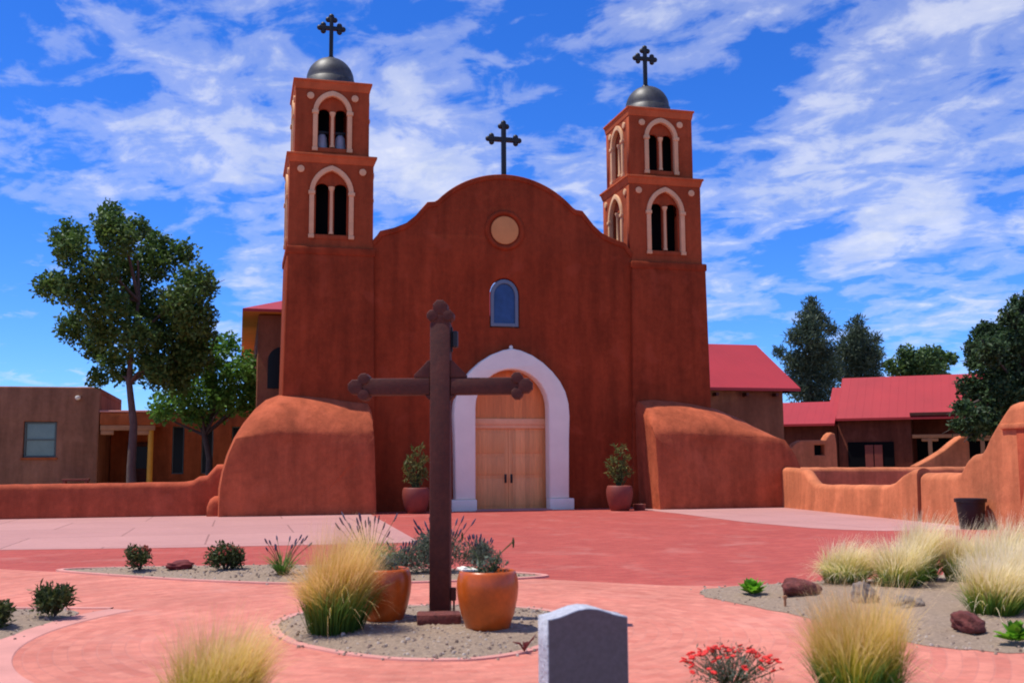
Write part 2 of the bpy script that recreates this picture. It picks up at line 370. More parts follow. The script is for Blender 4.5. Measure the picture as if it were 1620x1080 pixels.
def sheet(name, pts, z, mat, origin=(0, 0), thick=0, label=None):
    bm = bmesh.new(); vs = [bm.verts.new((x-origin[0], y-origin[1], 0)) for x, y in pts]
    f = bm.faces.new(vs); f.normal_update()
    if f.normal.z < 0: f.normal_flip()
    if thick:
        r = bmesh.ops.extrude_face_region(bm, geom=[f]); bmesh.ops.translate(bm, verts=[v for v in r['geom'] if isinstance(v, bmesh.types.BMVert)], vec=(0, 0, thick))
        bmesh.ops.recalc_face_normals(bm, faces=bm.faces)
    bmesh.ops.triangulate(bm, faces=[f for f in bm.faces if len(f.verts) > 4])
    o = obj(name, bm, mat); o.location = (origin[0], origin[1], z); o['kind'] = 'structure'
    return o
def circle(cx_, cy_, r, n=64, a0=0, a1=2*math.pi): return [(cx_+r*math.cos(a0+(a1-a0)*i/n), cy_+r*math.sin(a0+(a1-a0)*i/n)) for i in range(n)]
def smooth_loop(pts, it=2):
    for _ in range(it):
        q = []
        for i, p in enumerate(pts):
            n = pts[(i+1) % len(pts)]; q += [(.75*p[0]+.25*n[0], .75*p[1]+.25*n[1]), (.25*p[0]+.75*n[0], .25*p[1]+.75*n[1])]
        pts = q
    return pts

# ------------------------------------------------------------------ ground
M['dirt'] = plain('desert_dirt', (.30, .20, .13), .95, .2, .3, bump=.4, bscale=14, fine=6)
M['plaza'] = bricks('plaza_brick', (.44, .085, .064), (.35, .060, .048), (.36, .095, .070), .22, .11, var=.10)
M['path'] = bricks('path_brick', (.60, .215, .150), (.51, .160, .112), (.52, .185, .135), .22, .11, polar=True, ms=.007, var=.20)
M['concrete'] = bricks('pink_concrete', (.48, .245, .215), (.44, .220, .195), (.30, .15, .13), 3.6, 3.0, ms=.02, var=.08)
M['kerb'] = plain('pale_pink_kerb', (.58, .255, .205), .9, .14, 2, bump=.3, bscale=40)
M['gravel'] = plain('tan_gravel', (.33, .235, .160), .95, .35, 55, bump=1, bscale=70, fine=20)
sheet('ground', [(-400, -60), (400, -60), (400, 700), (-400, 700)], 0, 'dirt')
sheet('plaza', [(-45, -2), (-45, -32), (20, -32), (20, 3), (-45, 3)], .004, 'plaza')
sheet('concrete_pad', [(-40, -11.6), (-12.56, -12.12), (-9.27, -12.65), (-7.22, -12.75), (-5.02, -12.84), (-4.67, -3.6), (-4.5, 1), (-40, 1)], .008, 'concrete')
_cp = sheet('concrete_pad', [(3.95, 0), (4.05, -4.2), (3.83, -8.9), (4.12, -11.45), (4.5, -12.3), (5.06, -12.9), (6.56, -13.05), (8.3, -13.0), (9.5, -3), (9.5, 0)], .008, 'concrete')
RC = (-6.7, -23.3)                                   # centre of the round walk
path_pts = [(-22, -9.0), (-14, -14.2), (-10.86, -16.68), (-9.88, -17.6), (-8.78, -18.6), (-7.61, -19.33), (-6.2, -19.6), (-4.68, -19.55), (-3.3, -20.8), (-2.62, -21.05),
            (2.0, -20.75), (10, -21.5), (14, -26), (12, -31.5), (-24, -31.5), (-24, -12)]
sheet('path', path_pts, .008, 'path', RC)
def kerb(name, pts, width, h, closed=False, mat='kerb', z=0.0):
    """low kerb along a line of points"""
    bm = bmesh.new(); n = len(pts); P = [Vector((x, y, 0)) for x, y in pts]; prof = []
    for i in range(n):
        a = P[(i-1) % n] if closed or i > 0 else P[i]; b = P[(i+1) % n] if closed or i < n-1 else P[i]
        d = (b-a).normalized(); nn = Vector((-d.y, d.x, 0))*width/2
        prof.append([bm.verts.new(P[i]-nn+Vector((0, 0, z))), bm.verts.new(P[i]-nn*.9+Vector((0, 0, h))), bm.verts.new(P[i]+nn*.9+Vector((0, 0, h))), bm.verts.new(P[i]+nn+Vector((0, 0, z)))])
    for i in range(n if closed else n-1):
        a, b = prof[i], prof[(i+1) % n]
        for k in range(3): bm.faces.new((a[k], a[k+1], b[k+1], b[k]))
    bmesh.ops.recalc_face_normals(bm, faces=bm.faces)
    o = obj(name, bm, mat, smooth=40); o['kind'] = 'structure'; return o
def bed(pts, mound=.05, seed=0):
    """gravel bed: a gently mounded sheet with a ragged surface"""
    cx_ = sum(p[0] for p in pts)/len(pts); cy_ = sum(p[1] for p in pts)/len(pts); rnd = random.Random(seed)
    bm = bmesh.new(); rings = []
    for k in range(7):
        s = 1-k/7; rings.append([bm.verts.new((cx_+(x-cx_)*s, cy_+(y-cy_)*s, .012+mound*min(1, (1-s)*3)+(rnd.uniform(-.008, .012) if k else 0))) for x, y in pts])
    for a, b in zip(rings, rings[1:]):
        for i in range(len(pts)): bm.faces.new((a[i], a[(i+1) % len(pts)], b[(i+1) % len(pts)], b[i]))
    c = bm.verts.new((cx_, cy_, .012+mound))
    for i in range(len(pts)): bm.faces.new((rings[-1][i], rings[-1][(i+1) % len(pts)], c))
    bmesh.ops.recalc_face_normals(bm, faces=bm.faces)
    o = obj('gravel_bed', bm, 'gravel', smooth=180); o['kind'] = 'structure'; return o
_rg = random.Random(9)
def ragged(pts, a=.02): return [(x+_rg.uniform(-a, a), y+_rg.uniform(-a, a)) for x, y in pts]
cross_bed = smooth_loop([(-8.12, -22.6), (-8.02, -23.6), (-7.55, -24.5), (-6.9, -24.9), (-6.37, -24.86), (-5.75, -24.3), (-5.15, -23.3), (-5.35, -22.3), (-6.1, -21.85), (-7.0, -21.6), (-7.7, -21.75)])
back_bed = smooth_loop([(-11.1, -16.45), (-10.44, -16.3), (-9.0, -16.6), (-7.4, -16.9), (-5.4, -18.2), (-4.3, -19.3), (-4.7, -19.6), (-6.2, -19.62), (-7.61, -19.4), (-8.78, -18.66), (-9.88, -17.68)])
right_bed = smooth_loop([(-3.45, -21.6), (-2.65, -21.08), (-1.2, -21.0), (2.2, -20.7), (5, -21.5), (6, -24), (3, -26), (-1.5, -26.1), (-2.4, -25.95), (-3.1, -25.25), (-3.05, -23.4)], 3)
left_bed = smooth_loop([(-14, -20.2), (-10.84, -20.66), (-9.86, -21.02), (-10.25, -22.2), (-10.45, -23.3), (-10.4, -24.4), (-13, -25), (-16, -23)])
front_bed = smooth_loop([(-10.4, -26.3), (-9.2, -26.15), (-8, -26.75), (-6.7, -27.0), (-5.4, -26.75), (-4.2, -26.35), (-3.4, -27), (-3.2, -29.5), (-6, -31), (-10, -30)])
right_bed = ragged(right_bed, .035); left_bed = ragged(left_bed, .02); cross_bed = ragged(cross_bed, .012)
for i, (b_, m_) in enumerate(((cross_bed, .06), (back_bed, .05), (right_bed, .07), (left_bed, .06), (front_bed, .04))): bed(b_, m_, i)
kerb('kerb', cross_bed, .09, .022, True)
kerb('kerb', back_bed, .10, .03, True)
kerb('kerb', [(RC[0]+3.62*math.cos(a), RC[1]+3.62*math.sin(a)) for a in np.linspace(R(225), R(143), 40)], .34, .016)
kerb('kerb', [(-9.7, -20.98), (-10.84, -20.6), (-14, -20.0)], .10, .02)
# loose pebbles in the beds
rng = np.random.default_rng(3); PV = []; PF = []
for pts, n in ((cross_bed, 1500), (right_bed, 1800), (left_bed, 500), (back_bed, 700)):
    cx_, cy_ = np.mean([p[0] for p in pts]), np.mean([p[1] for p in pts])
    for _ in range(n):
        p = pts[rng.integers(len(pts))]; q = math.sqrt(rng.random())*1.02; x = cx_+(p[0]-cx_)*q+rng.normal()*.05; y = cy_+(p[1]-cy_)*q+rng.normal()*.05
        r_ = rng.uniform(.006, .02); z = .014+.055*min(1, max(0, 1-q)*3); b0 = len(PV)
        a0 = rng.random()*6; ring_ = [(x+r_*rng.uniform(.8, 1.3)*math.cos(a0+k*1.2566), y+r_*rng.uniform(.7, 1.1)*math.sin(a0+k*1.2566)) for k in range(5)]
        PV += [(u_, v_, z-.004) for u_, v_ in ring_]+[(x+(u_-x)*.6, y+(v_-y)*.6, z+r_*.7) for u_, v_ in ring_]
        PF += [(b0+k, b0+(k+1) % 5, b0+5+(k+1) % 5, b0+5+k) for k in range(5)]+[tuple(b0+5+k for k in range(5))]
t = new_mat('pebbles'); g_ = t.add('ShaderNodeNewGeometry'); t.put(t.b.inputs['Base Color'], t.ramp(g_.outputs['Random Per Island'], [(0, (.16, .10, .07)), (.5, (.36, .26, .18)), (1, (.58, .48, .38))])); t.b.inputs['Roughness'].default_value = .9; M['pebbles'] = t.m
_me = bpy.data.meshes.new('loose_pebbles'); _me.from_pydata([tuple(map(float, v)) for v in PV], [], PF); _me.materials.append(M['pebbles']); _o = bpy.data.objects.new('loose_pebbles', _me); C.objects.link(_o); _o['kind'] = 'stuff'

# ------------------------------------------------------------------ the church
church = thing('church', 'dark red adobe mission church with two domed bell towers and a curved gable', 'church', (0, 0, 0))
gable_top = [(-4.45, 8.6), (-4.3, 8.78), (-4.2, 8.93), (-3.75, 9.06), (-3.35, 9.24), (-3.05, 9.50), (-2.82, 9.78), (-2.66, 9.97), (-2.42, 10.0)]
gable_top += [(-3.20*math.cos(a), 11.06-3.20+3.20*math.sin(a)) for a in np.linspace(R(43.5), R(90), 14)]
gable_top = gable_top+[(-x, z) for x, z in gable_top[::-1][1:]]
door_hole = roundarch(.08, 1.34, -.15, 3.25, 1.38, 18)
win_hole = roundarch(-.07, .50, 5.92, 6.98, .58, 12)
fac = plate([(-4.45, -.15)]+gable_top+[(4.45, -.15)], [door_hole, win_hole], 0.0, .9, .05)
obj('facade', fac, 'facade', church, True, 35)
cop = plate(strip(gable_top, [(x*.985, z-.17) for x, z in gable_top]), [], -.045, .95, .03)
obj('coping', cop, 'facade', church, True, 35)
# oculus: plaster disc inside a heavy ring
bm = bmesh.new(); ring = []
for i in range(40):
    a = 2*math.pi*i/40; rr = []
    for j in range(8):
        b = 2*math.pi*j/8; q = .60+.085*math.cos(b); rr.append(bm.verts.new((-.06+q*math.cos(a), -.005+.075*math.sin(b), 9.16+q*math.sin(a))))
    ring.append(rr)
for i in range(40):
    for j in range(8): bm.faces.new((ring[i][j], ring[(i+1) % 40][j], ring[(i+1) % 40][(j+1) % 8], ring[i][(j+1) % 8]))
bmesh.ops.recalc_face_normals(bm, faces=bm.faces)
obj('oculus_ring', bm, 'facade', church, True, 180)
obj('oculus_disc', plate([(-.06+.47*math.cos(2*math.pi*i/36), 9.16+.47*math.sin(2*math.pi*i/36)) for i in range(36)], [], -.04, .06, .015), 'tan', church, True, 40)
# arched blue window
wf = plate(roundarch(-.07, .47, 5.95, 6.98, .54, 12), [roundarch(-.07, .36, 6.06, 6.96, .43, 12)], .02, .14, .012)
wf = obj('window', wf, 'bluegrey', church, True, 40)
bm = plate(roundarch(-.07, .37, 6.04, 6.96, .44, 12), [], .09, .12)
obj('pane', bm, 'blueglass', wf, True)
# white portal
po = [(-1.88, .36)]+[(-1.90, 2.2), (-1.93, 3.0), (-1.90, 3.42), (-1.80, 3.80), (-1.62, 4.14), (-1.36, 4.46), (-1.05, 4.74), (-.68, 4.98), (-.30, 5.13), (0, 5.19)]
po = [(x+.08, z) for x, z in po]; po = po+[(.16-x, z) for x, z in po[::-1][1:]]
pi_ = roundarch(.08, 1.22, .36, 3.25, 1.26, 18)
obj('portal', plate(strip(po, pi_), [], -.38, .12, .05), 'white', church, True, 35)
for s in (-1, 1):
    bm = bmesh.new(); x0, x1 = sorted((.08+s*1.20, .08+s*2.02)); box(bm, x0, x1, -.47, .0, -.1, .36, .03); obj('portal_base', bm, 'white', church, True, 35)
bm = bmesh.new(); lathe(bm, [(.10, 0), (.10, .05), (.05, .07), (.065, .11), (.05, .16), (0, .18)], 14, (.08, -.2, 5.13)); obj('portal_finial', bm, 'white', church, True, 60)
# doors
bm = plate(roundarch(.08, 1.31, 2.93, 3.25, 1.33, 18), [], .22, .30); obj('tympanum', bm, 'doortop', church, True)
bm = bmesh.new(); box(bm, -1.24, 1.40, .14, .30, 2.74, 2.94, .015); box(bm, -1.22, 1.38, .17, .3, 2.62, 2.742, .01); obj('door_lintel', bm, 'lintel', church, True, 40)
for s in (-1, 1):
    bm = bmesh.new(); a, b = (.085, 1.36) if s > 0 else (-1.20, .075)
    box(bm, a, b, .23, .29, .02, 2.62, .006)
    for z0, z1 in ((.12, 1.0), (1.12, 1.7), (1.82, 2.5)):
        box(bm, a+.13, b-.13, .212, .235, z0, z1, .012)
    dl = obj('door_leaf', bm, 'door', church, True, 40)
    bm = bmesh.new(); xh = .08+s*.10; box(bm, xh-.035, xh+.035, .20, .228, .86, 1.14, .006); tube(bm, [(xh, .2, .9), (xh, .15, .93), (xh, .15, 1.07), (xh, .2, 1.1)], .014, 8); obj('handle', bm, 'iron', dl, True, 40)
bm = bmesh.new(); box(bm, -1.16, 1.32, -.55, .2, -.1, .035, .012); obj('threshold', bm, 'concrete', church, True)

def budded_cross(bm, cx_, cy_, z0, z1, za, arm, t):
    """iron cross with trefoil (budded) ends"""
    box(bm, cx_-t, cx_+t, cy_-t, cy_+t, z0, z1-.1, .01)
    box(bm, cx_-arm+.08, cx_+arm-.08, cy_-t*.98, cy_+t*.98, za-t, za+t, .01)
    for ex, ez, dx, dz in ((cx_, z1, 0, 1), (cx_-arm, za, -1, 0), (cx_+arm, za, 1, 0)):
        for ox, oz in ((0, 0), (-.12*dx+.11*dz, -.12*dz+.11*dx), (-.12*dx-.11*dz, -.12*dz-.11*dx)):
            b = bmesh.new(); bmesh.ops.create_uvsphere(b, u_segments=12, v_segments=8, radius=.095)
            xform(b, Matrix.Translation((ex+ox-dx*.08, cy_, ez+oz-dz*.08)) @ Matrix.Diagonal((1, .8, 1, 1))); join(bm, b)
bm = bmesh.new(); budded_cross(bm, 0, .32, 10.95, 13.02, 12.36, .62, .075); box(bm, -.13, .13, .19, .45, 10.98, 11.12, .02); obj('gable_cross', bm, 'iron', church, True, 40)

def belfry_window(xc, z0, zs, za, hw, y, ow, oz, d):
    """one twin-arched opening of a belfry in its pointed trim: trim band, red infill with two arches, mid column"""
    bm = plate(strip(lancet(xc, hw, z0+.1, zs, za), lancet(xc, hw-.15, z0+.1, zs, za-.17)), [], y-.06, y+.10, .018, 1)
    half = ow/2+.09
    infill = plate(lancet(xc, hw-.13, z0, zs, za-.15), [roundarch(xc+s*half, ow/2, z0+.14, oz-.14, .14, 8) for s in (-1, 1)], y+.10, y+.2, 0, 0)
    join(bm, infill)
    lathe(bm, [(.075, 0), (.075, .06), (.055, .1), (.052, oz-z0-.42), (.06, oz-z0-.40), (.10, oz-z0-.30), (.10, oz-z0-.26), (0, oz-z0-.26)], 12, (xc, y+.07, z0+.14), 1)
    for s in (-1, 1):
        box(bm, xc+s*(hw-.07)-.105, xc+s*(hw-.07)+.105, y-.09, y+.05, zs-.07, zs+.05, .015, 1)
        box(bm, xc+s*(hw-.07)-.09, xc+s*(hw-.07)+.09, y-.075, y+.08, z0-.02, z0+.10, .01, 1)
    box(bm, xc-hw+.12, xc+hw-.12, y-.02, y+.11, z0-.04, z0+.10, .015, 0)
    return bm
def tower(xt, yt, lean=0.0):
    base = plate([(-1.48, -.15), (-1.415, 4.2), (-1.36, 8.12), (1.36, 8.12), (1.415, 4.2), (1.48, -.15)], [], yt-1.47, yt+1.47, .05)
    for v in base.verts: v.co.x += xt
    box(base, xt-1.40, xt+1.40, yt-1.50, yt+1.46, 8.05, 8.31, .05, 0)
    tw = obj('tower', base, 'facade', church, True, 35)
    x1, x2 = xt+lean*.3, xt+lean*.6
    for (xs, hwid, z0, z1, wz0, wzs, wza, whw, ow, oz, mz, mx) in ((x1, 1.33, 8.28, 11.08, 8.62, 10.08, 10.98, .70, .40, 10.42, 10.82, .98), (x2, 1.18, 11.30, 13.56, 11.5, 12.78, 13.50, .625, .36, 12.93, 13.30, .71)):
        ctr = Matrix.Translation((xs, yt, 0)); st = bmesh.new()
        for k in range(4):
            ww = hwid if k % 2 == 0 else hwid-.25
            p = plate([(-ww, z0), (-ww, z1), (ww, z1), (ww, z0)], [lancet(0, whw-.10, wz0+.02, wzs, wza-.12)], -hwid, -hwid+.25)
            xform(p, ctr @ Matrix.Rotation(k*math.pi/2, 4, 'Z')); join(st, p)
        obj('stage_wall', st, 'stage', tw, True)
        for k in range(4):
            bw = belfry_window(0, wz0, wzs, wza, whw, -hwid, ow, oz, .2); xform(bw, ctr @ Matrix.Rotation(k*math.pi/2, 4, 'Z'))
            obj('belfry_window', bw, ['stage', 'trim'], tw, True, 40)
        if True:
            for k in (0, 1, 3):
                for s in (-1, 1):
                    p = plate([(s*mx+.115*math.cos(2*math.pi*i/16), mz+.115*math.sin(2*math.pi*i/16)) for i in range(16)], [], -hwid-.05, -hwid+.02, .015)
                    xform(p, ctr @ Matrix.Rotation(k*math.pi/2, 4, 'Z')); obj('medallion', p, 'trim', tw, True, 40)
        core = bmesh.new(); q = .62 if z0 < 9 or xt > 0 else .42; box(core, xs-q, xs+q, yt-q, yt+q, z0, z1, 0); obj('dark_core', core, 'dark', tw, True)  # added black core so the belfry openings look dark inside
    for xs, b0, b1, zb, zt in ((x1, 1.345, 1.435, 11.05, 11.34), (x2, 1.195, 1.265, 13.53, 13.84)):
        bm = bmesh.new(); zl = zt-.075
        pr = [(b0, zb), (b1-.03, zl), (b1, zl), (b1, zt)]; rings = [[bm.verts.new((xs+sx*q, yt+sy*q, z)) for sx, sy in ((-1, -1), (1, -1), (1, 1), (-1, 1))] for q, z in pr]
        for a, b in zip(rings, rings[1:]):
            for i in range(4): bm.faces.new((a[i], a[(i+1) % 4], b[(i+1) % 4], b[i]))
        bm.faces.new(rings[-1]); bm.faces.new(rings[0][::-1])
        bmesh.ops.bevel(bm, geom=list(bm.edges), offset=.012, segments=1, affect='EDGES')
        obj('cornice', bm, 'cornice', tw, True)
    bm = bmesh.new(); lathe(bm, [(.83, -.42), (.83, -.02), (.80, 0)]+[(.79*math.cos(a), .02+.80*math.sin(a)) for a in np.linspace(0, R(88), 14)]+[(0, .82)], 36, (x2, yt, 14.24)); obj('dome', bm, 'dome', tw, True, 60)
    bm = bmesh.new(); xc = xt+lean; budded_cross(bm, xc, yt, 15.0, 16.62, 16.12, .47, .065); lathe(bm, [(.16, 0), (.12, .1), (.07, .14)], 14, (xc, yt, 15.0)); obj('cross', bm, 'iron', tw, True, 40)
    return tw
tl = tower(-5.76, 1.34, 0.03)
tr = tower(5.74, 1.34, -.14)
for s in (-1, 1):
    bm = bmesh.new(); lathe(bm, [(.23, 0), (.225, .03), (.19, .14), (.165, .34), (.15, .50), (.10, .60), (0, .63)], 20, (-5.75+s*.29, .60, 11.56)); box(bm, -5.75+s*.29-.2, -5.75+s*.29+.2, .55, .65, 12.2, 12.28, .01, 1)
    obj('bell', bm, ['bell', 'iron'], tl, True, 60)

def buttress(outline, yfront, yback, cxn, bat):
    """swelling adobe buttress: outline (x, z) at the tower, rounded forward to a battered face"""
    bm = bmesh.new(); rings = []; rnd = random.Random(int(cxn*10)+50)
    for k in range(15):
        th = R(90)*k/14; s = .5*math.sin(th)**1.5+.5*(1-math.cos(th)); rg = []
        for i, (x, z) in enumerate(outline):
            zz_ = z-s*max(0, z-2.25)*.93 if z > 0.05 else z
            xx = cxn+(x-cxn)*(1-.03*s)
            y = yback+(yfront-yback)*math.sin(th)+bat*zz_/2.6*math.sin(th)
            rg.append(bm.verts.new((xx+rnd.uniform(-.012, .012), y+rnd.uniform(-.015, .015), zz_)))
        rings.append(rg)
    n = len(outline)
    for a, b in zip(rings, rings[1:]):
        for i in range(n): bm.faces.new((a[i], a[(i+1) % n], b[(i+1) % n], b[i]))
    # front face: the last ring shrunk step by step towards the middle of its foot, on the battered plane
    prev = rings[-1]; base = [v.co.copy() for v in prev]
    for q in (.93, .84, .72, .56, .38, .18):
        nx = []
        for c0 in base:
            z = -.1+(c0.z+.1)*q; x = cxn+(c0.x-cxn)*q
            nx.append(bm.verts.new((x+rnd.uniform(-.01, .01), yfront+bat*z/2.6+rnd.uniform(-.012, .012)+.05*math.sin(x*1.9+z), z)))
        for i in range(n): bm.faces.new((prev[i], prev[(i+1) % n], nx[(i+1) % n], nx[i]))
        prev = nx
    bm.faces.new(prev)
    bmesh.ops.recalc_face_normals(bm, faces=bm.faces)
    return bm
def dens_out(o, step=.35):
    q = []
    for a, b in zip(o, o[1:]+o[:1]):
        n = max(1, int(math.hypot(b[0]-a[0], b[1]-a[1])/step)); q += [(a[0]+(b[0]-a[0])*i/n, a[1]+(b[1]-a[1])*i/n) for i in range(n)]
    return q
LB = [(-9.02, -.1), (-9.0, .8), (-8.92, 1.3), (-8.78, 1.8), (-8.58, 2.3), (-8.32, 2.76), (-8.0, 3.18), (-7.66, 3.47), (-7.3, 3.62), (-6.6, 3.62), (-5.8, 3.56), (-5.1, 3.46), (-4.56, 3.40), (-4.46, 3.25), (-4.40, 1.6), (-4.34, -.1)]
RB = [(4.48, -0.1), (4.42, 1.6), (4.38, 3.3), (4.48, 3.55), (4.92, 3.6), (5.72, 3.56), (6.52, 3.46), (7.32, 3.3), (8.02, 3.02), (8.62, 2.64), (9.12, 2.2), (9.47, 1.72), (9.7, 1.15), (9.82, 0.5), (9.86, -0.1)]
obj('buttress', buttress(dens_out(LB), -1.35, .02, -6.6, .08), 'buttress', church, True, 50)
obj('buttress', buttress(dens_out(RB), -1.75, .02, 6.6, .08), 'buttress', church, True, 50)

def hip_roof(bm, x0, x1, y0, y1, z0, zr, hipl=True, hipr=True, t=.14):
    h = (y1-y0)/2; ym = (y0+y1)/2
    rl, rr = (x0+h if hipl else x0), (x1-h if hipr else x1)
    top = [(x0, y0, z0), (x1, y0, z0), (x1, y1, z0), (x0, y1, z0), (rl, ym, zr), (rr, ym, zr)]
    vt = [bm.verts.new(p) for p in top]; vb = [bm.verts.new((p[0], p[1], p[2]-t)) for p in top]
    F = [(0, 1, 5, 4), (2, 3, 4, 5), (3, 0, 4), (1, 2, 5)]
    for f in F: bm.faces.new([vt[i] for i in f]); bm.faces.new([vb[i] for i in f[::-1]])
    for a, b in ((0, 1), (1, 2), (2, 3), (3, 0)): bm.faces.new((vt[b], vt[a], vb[a], vb[b]))
    bmesh.ops.recalc_face_normals(bm, faces=bm.faces)
# nave behind the towers (its hipped corner shows left of the left tower)
bm = bmesh.new(); box(bm, -7.86, 5.4, 5.4, 30, -.1, 6.86, .03)
nv = obj('nave', bm, 'nave', church, True, 40)
bm = bmesh.new()
top = [(-8.42, 4.9, 7.0), (5.9, 4.9, 7.0), (5.9, 30.6, 7.0), (-8.42, 30.6, 7.0), (-1.26, 11.5, 9.6), (-1.26, 24, 9.6)]
vt = [bm.verts.new(p) for p in top]
for f in ((0, 1, 4), (1, 2, 5, 4), (2, 3, 5), (3, 0, 4, 5)): bm.faces.new([vt[i] for i in f])
vb = [bm.verts.new((p[0], p[1], 6.90)) for p in top[:4]]
for i in range(4): bm.faces.new((vt[(i+1) % 4], vt[i], vb[i], vb[(i+1) % 4])).material_index = 0
bm.faces.new(vb[::-1]).material_index = 1
bmesh.ops.recalc_face_normals(bm, faces=bm.faces)
obj('roof', bm, ['roof', 'soffit'], nv, True)
bm = plate(roundarch(-7.0, .5, 4.2, 5.2, .5, 10), [], 5.36, 5.44); obj('window', bm, 'darkglass', nv, True)
# transept on the right with its gabled red roof
bm = bmesh.new(); box(bm, 6.5, 13.5, 6.35, 13.1, -.1, 4.42, .03)
gp_ = [(6.35, 4.42), (9.7, 6.5), (13.1, 4.42)]
v = [bm.verts.new((x, y, z)) for x in (13.3, 13.5) for y, z in gp_]
bm.faces.new((v[0], v[1], v[2])); bm.faces.new((v[3], v[5], v[4])); bm.faces.new((v[0], v[3], v[4], v[1])); bm.faces.new((v[1], v[4], v[5], v[2]))
bmesh.ops.recalc_face_normals(bm, faces=bm.faces)
tp = obj('transept', bm, 'nave', church, True, 40)
bm = bmesh.new(); hip_roof(bm, 6.0, 14.12, 5.98, 13.42, 4.5, 6.72, False, False, .12); obj('roof', bm, 'roof', tp, True)
for i in range(5):
    bm = bmesh.new(); box(bm, 7.6+i*1.35, 7.72+i*1.35, 6.0, 6.36, 4.16, 4.30, .01); obj('rafter_end', bm, 'wood', tp, True)

# ------------------------------------------------------------------ garden walls
def wall_mesh(prof, t=.36, y0=0.0, foot=.05, seed=1):
    """adobe wall with a rounded top; prof = (s, height); front at y0, back at y0+t"""
    rnd = random.Random(seed); bm = bmesh.new(); secs = []
    P = []
    for (s0, h0), (s1, h1) in zip(prof, prof[1:]):
        n = max(1, int(abs(s1-s0)/.3)); P += [(s0+(s1-s0)*i/n, h0+(h1-h0)*i/n) for i in range(n)]
    P.append(prof[-1])
    for s, h in P:
        r = t/2; h += rnd.uniform(-.01, .01); q = [(-foot, -.1), (-foot*.3, min(.4, h*.4)), (.0, h-r*.8)]
        q += [(r-r*math.cos(a), h-r*.8+r*.8*math.sin(a)) for a in np.linspace(R(22), R(158), 7)]
        q += [(t, h-r*.8), (t+foot, -.1)]
        secs.append([bm.verts.new((s, y0+a+rnd.uniform(-.006, .006), b)) for a, b in q])
    for a, b in zip(secs, secs[1:]):
        for i in range(len(a)-1): bm.faces.new((a[i], b[i], b[i+1], a[i+1]))
    bm.faces.new(secs[0]); bm.faces.new(secs[-1][::-1])
    bmesh.ops.recalc_face_normals(bm, faces=bm.faces)
    return bm
bm = wall_mesh([(-40, 1.0), (-14, .98), (-11, 1.0), (-9.95, 1.01), (-9.72, 1.05), (-9.55, 1.16), (-9.32, 1.2), (-9.16, 1.38), (-9.05, 1.5), (-8.6, 1.52)], .4, -.35)
lw = tag(obj('garden_wall', bm, 'lowwall', None, smooth=50), 'low brick red adobe wall with pale rounded top running left from the church', 'wall')
bm = wall_mesh([(-9.30, .30), (-9.22, .5), (-9.1, .58), (-8.9, .6)], .5, -.95, seed=4); obj('wall_foot', bm, 'lowwall', lw, smooth=50)

WA = (8.72, -2.9, 0); WR = R(-96.108)
rw = thing('garden_wall', 'sunlit salmon adobe garden wall with a dipped top running from the right buttress', 'wall', WA, WR)
segA = [(-2.2, 1.3), (.15, 1.29), (.55, 1.22), (.9, .98), (1.25, .83), (1.8, .80), (5.6, .87), (6.05, .95), (6.5, 1.16), (6.9, 1.29), (7.25, 1.31)]
obj('wall', wall_mesh(segA, .38, seed=5), 'gardenwall', rw, smooth=50)
bm = bmesh.new(); box(bm, 7.24, 7.44, .14, .36, -.1, 1.18, .01); obj('slot', bm, 'farwall', rw)
gw = thing('gate_wall', 'tall stepped salmon adobe gate wall at the right edge behind the black tub', 'wall', WA, WR)
segB = [(7.42, 1.2), (8.9, 1.22), (9.15, 1.27), (9.3, 1.42), (9.42, 1.55), (9.6, 1.64), (9.95, 1.68), (10.15, 1.84), (10.4, 2.12), (10.7, 2.38), (10.9, 2.55), (11.1, 2.70), (11.3, 2.75), (13.0, 2.78), (16, 2.78)]
obj('wall', wall_mesh(segB, .48, seed=6), 'gardenwall', gw, smooth=50)
bm = bmesh.new(); box(bm, 10.85, 14.0, -.06, .06, 2.16, 2.28, .025); obj('ledge', bm, 'gardenwall', gw, smooth=40)
bm = bmesh.new(); box(bm, 11.35, 12.9, -.012, .05, -.1, 2.14, .004); obj('gate_panel', bm, 'lowwall', gw, smooth=40)
bm = wall_mesh([(9.6, 1.26), (12.5, 1.27), (16.6, 1.24), (24, 1.3)], .4, 2.0, seed=7)
tag(obj('courtyard_wall', bm, 'gardenwall', None, smooth=50), 'flat topped adobe courtyard wall crossing behind the dipped garden wall', 'wall')
bm = plate([(13.3, -.1), (13.4, 1.7), (13.55, 2.0), (13.85, 2.26), (14.1, 2.36), (15.2, 2.38), (15.35, 2.58), (15.5, 2.68), (15.66, 2.62), (15.72, 2.2), (15.74, -.1)], [[(14.68, 1.74), (14.68, 2.16), (15.14, 2.16), (15.14, 1.74)]], 6.0, 6.45, .06)
pw = tag(obj('pierced_wall', bm, 'gardenwall', None, smooth=40), 'short salmon adobe wall with a small square opening before the red roofed house', 'wall')
bm = bmesh.new(); box(bm, 14.5, 15.3, 6.30, 6.36, 1.6, 2.3); obj('dark_backing', bm, 'dark', pw)  # black panel stands in for the dark behind the small opening
bm = plate([(20.9, -.1), (20.9, 1.25), (21.6, 1.55), (22.4, 1.95), (22.9, 2.3), (23.3, 2.55), (23.6, 2.62), (23.75, 2.3), (23.75, -.1)], [], 8.0, 8.5, .07)
tag(obj('sloping_wall', bm, 'gardenwall', None, smooth=40), 'sloping adobe side wall rising to the right in front of the house porch', 'wall')

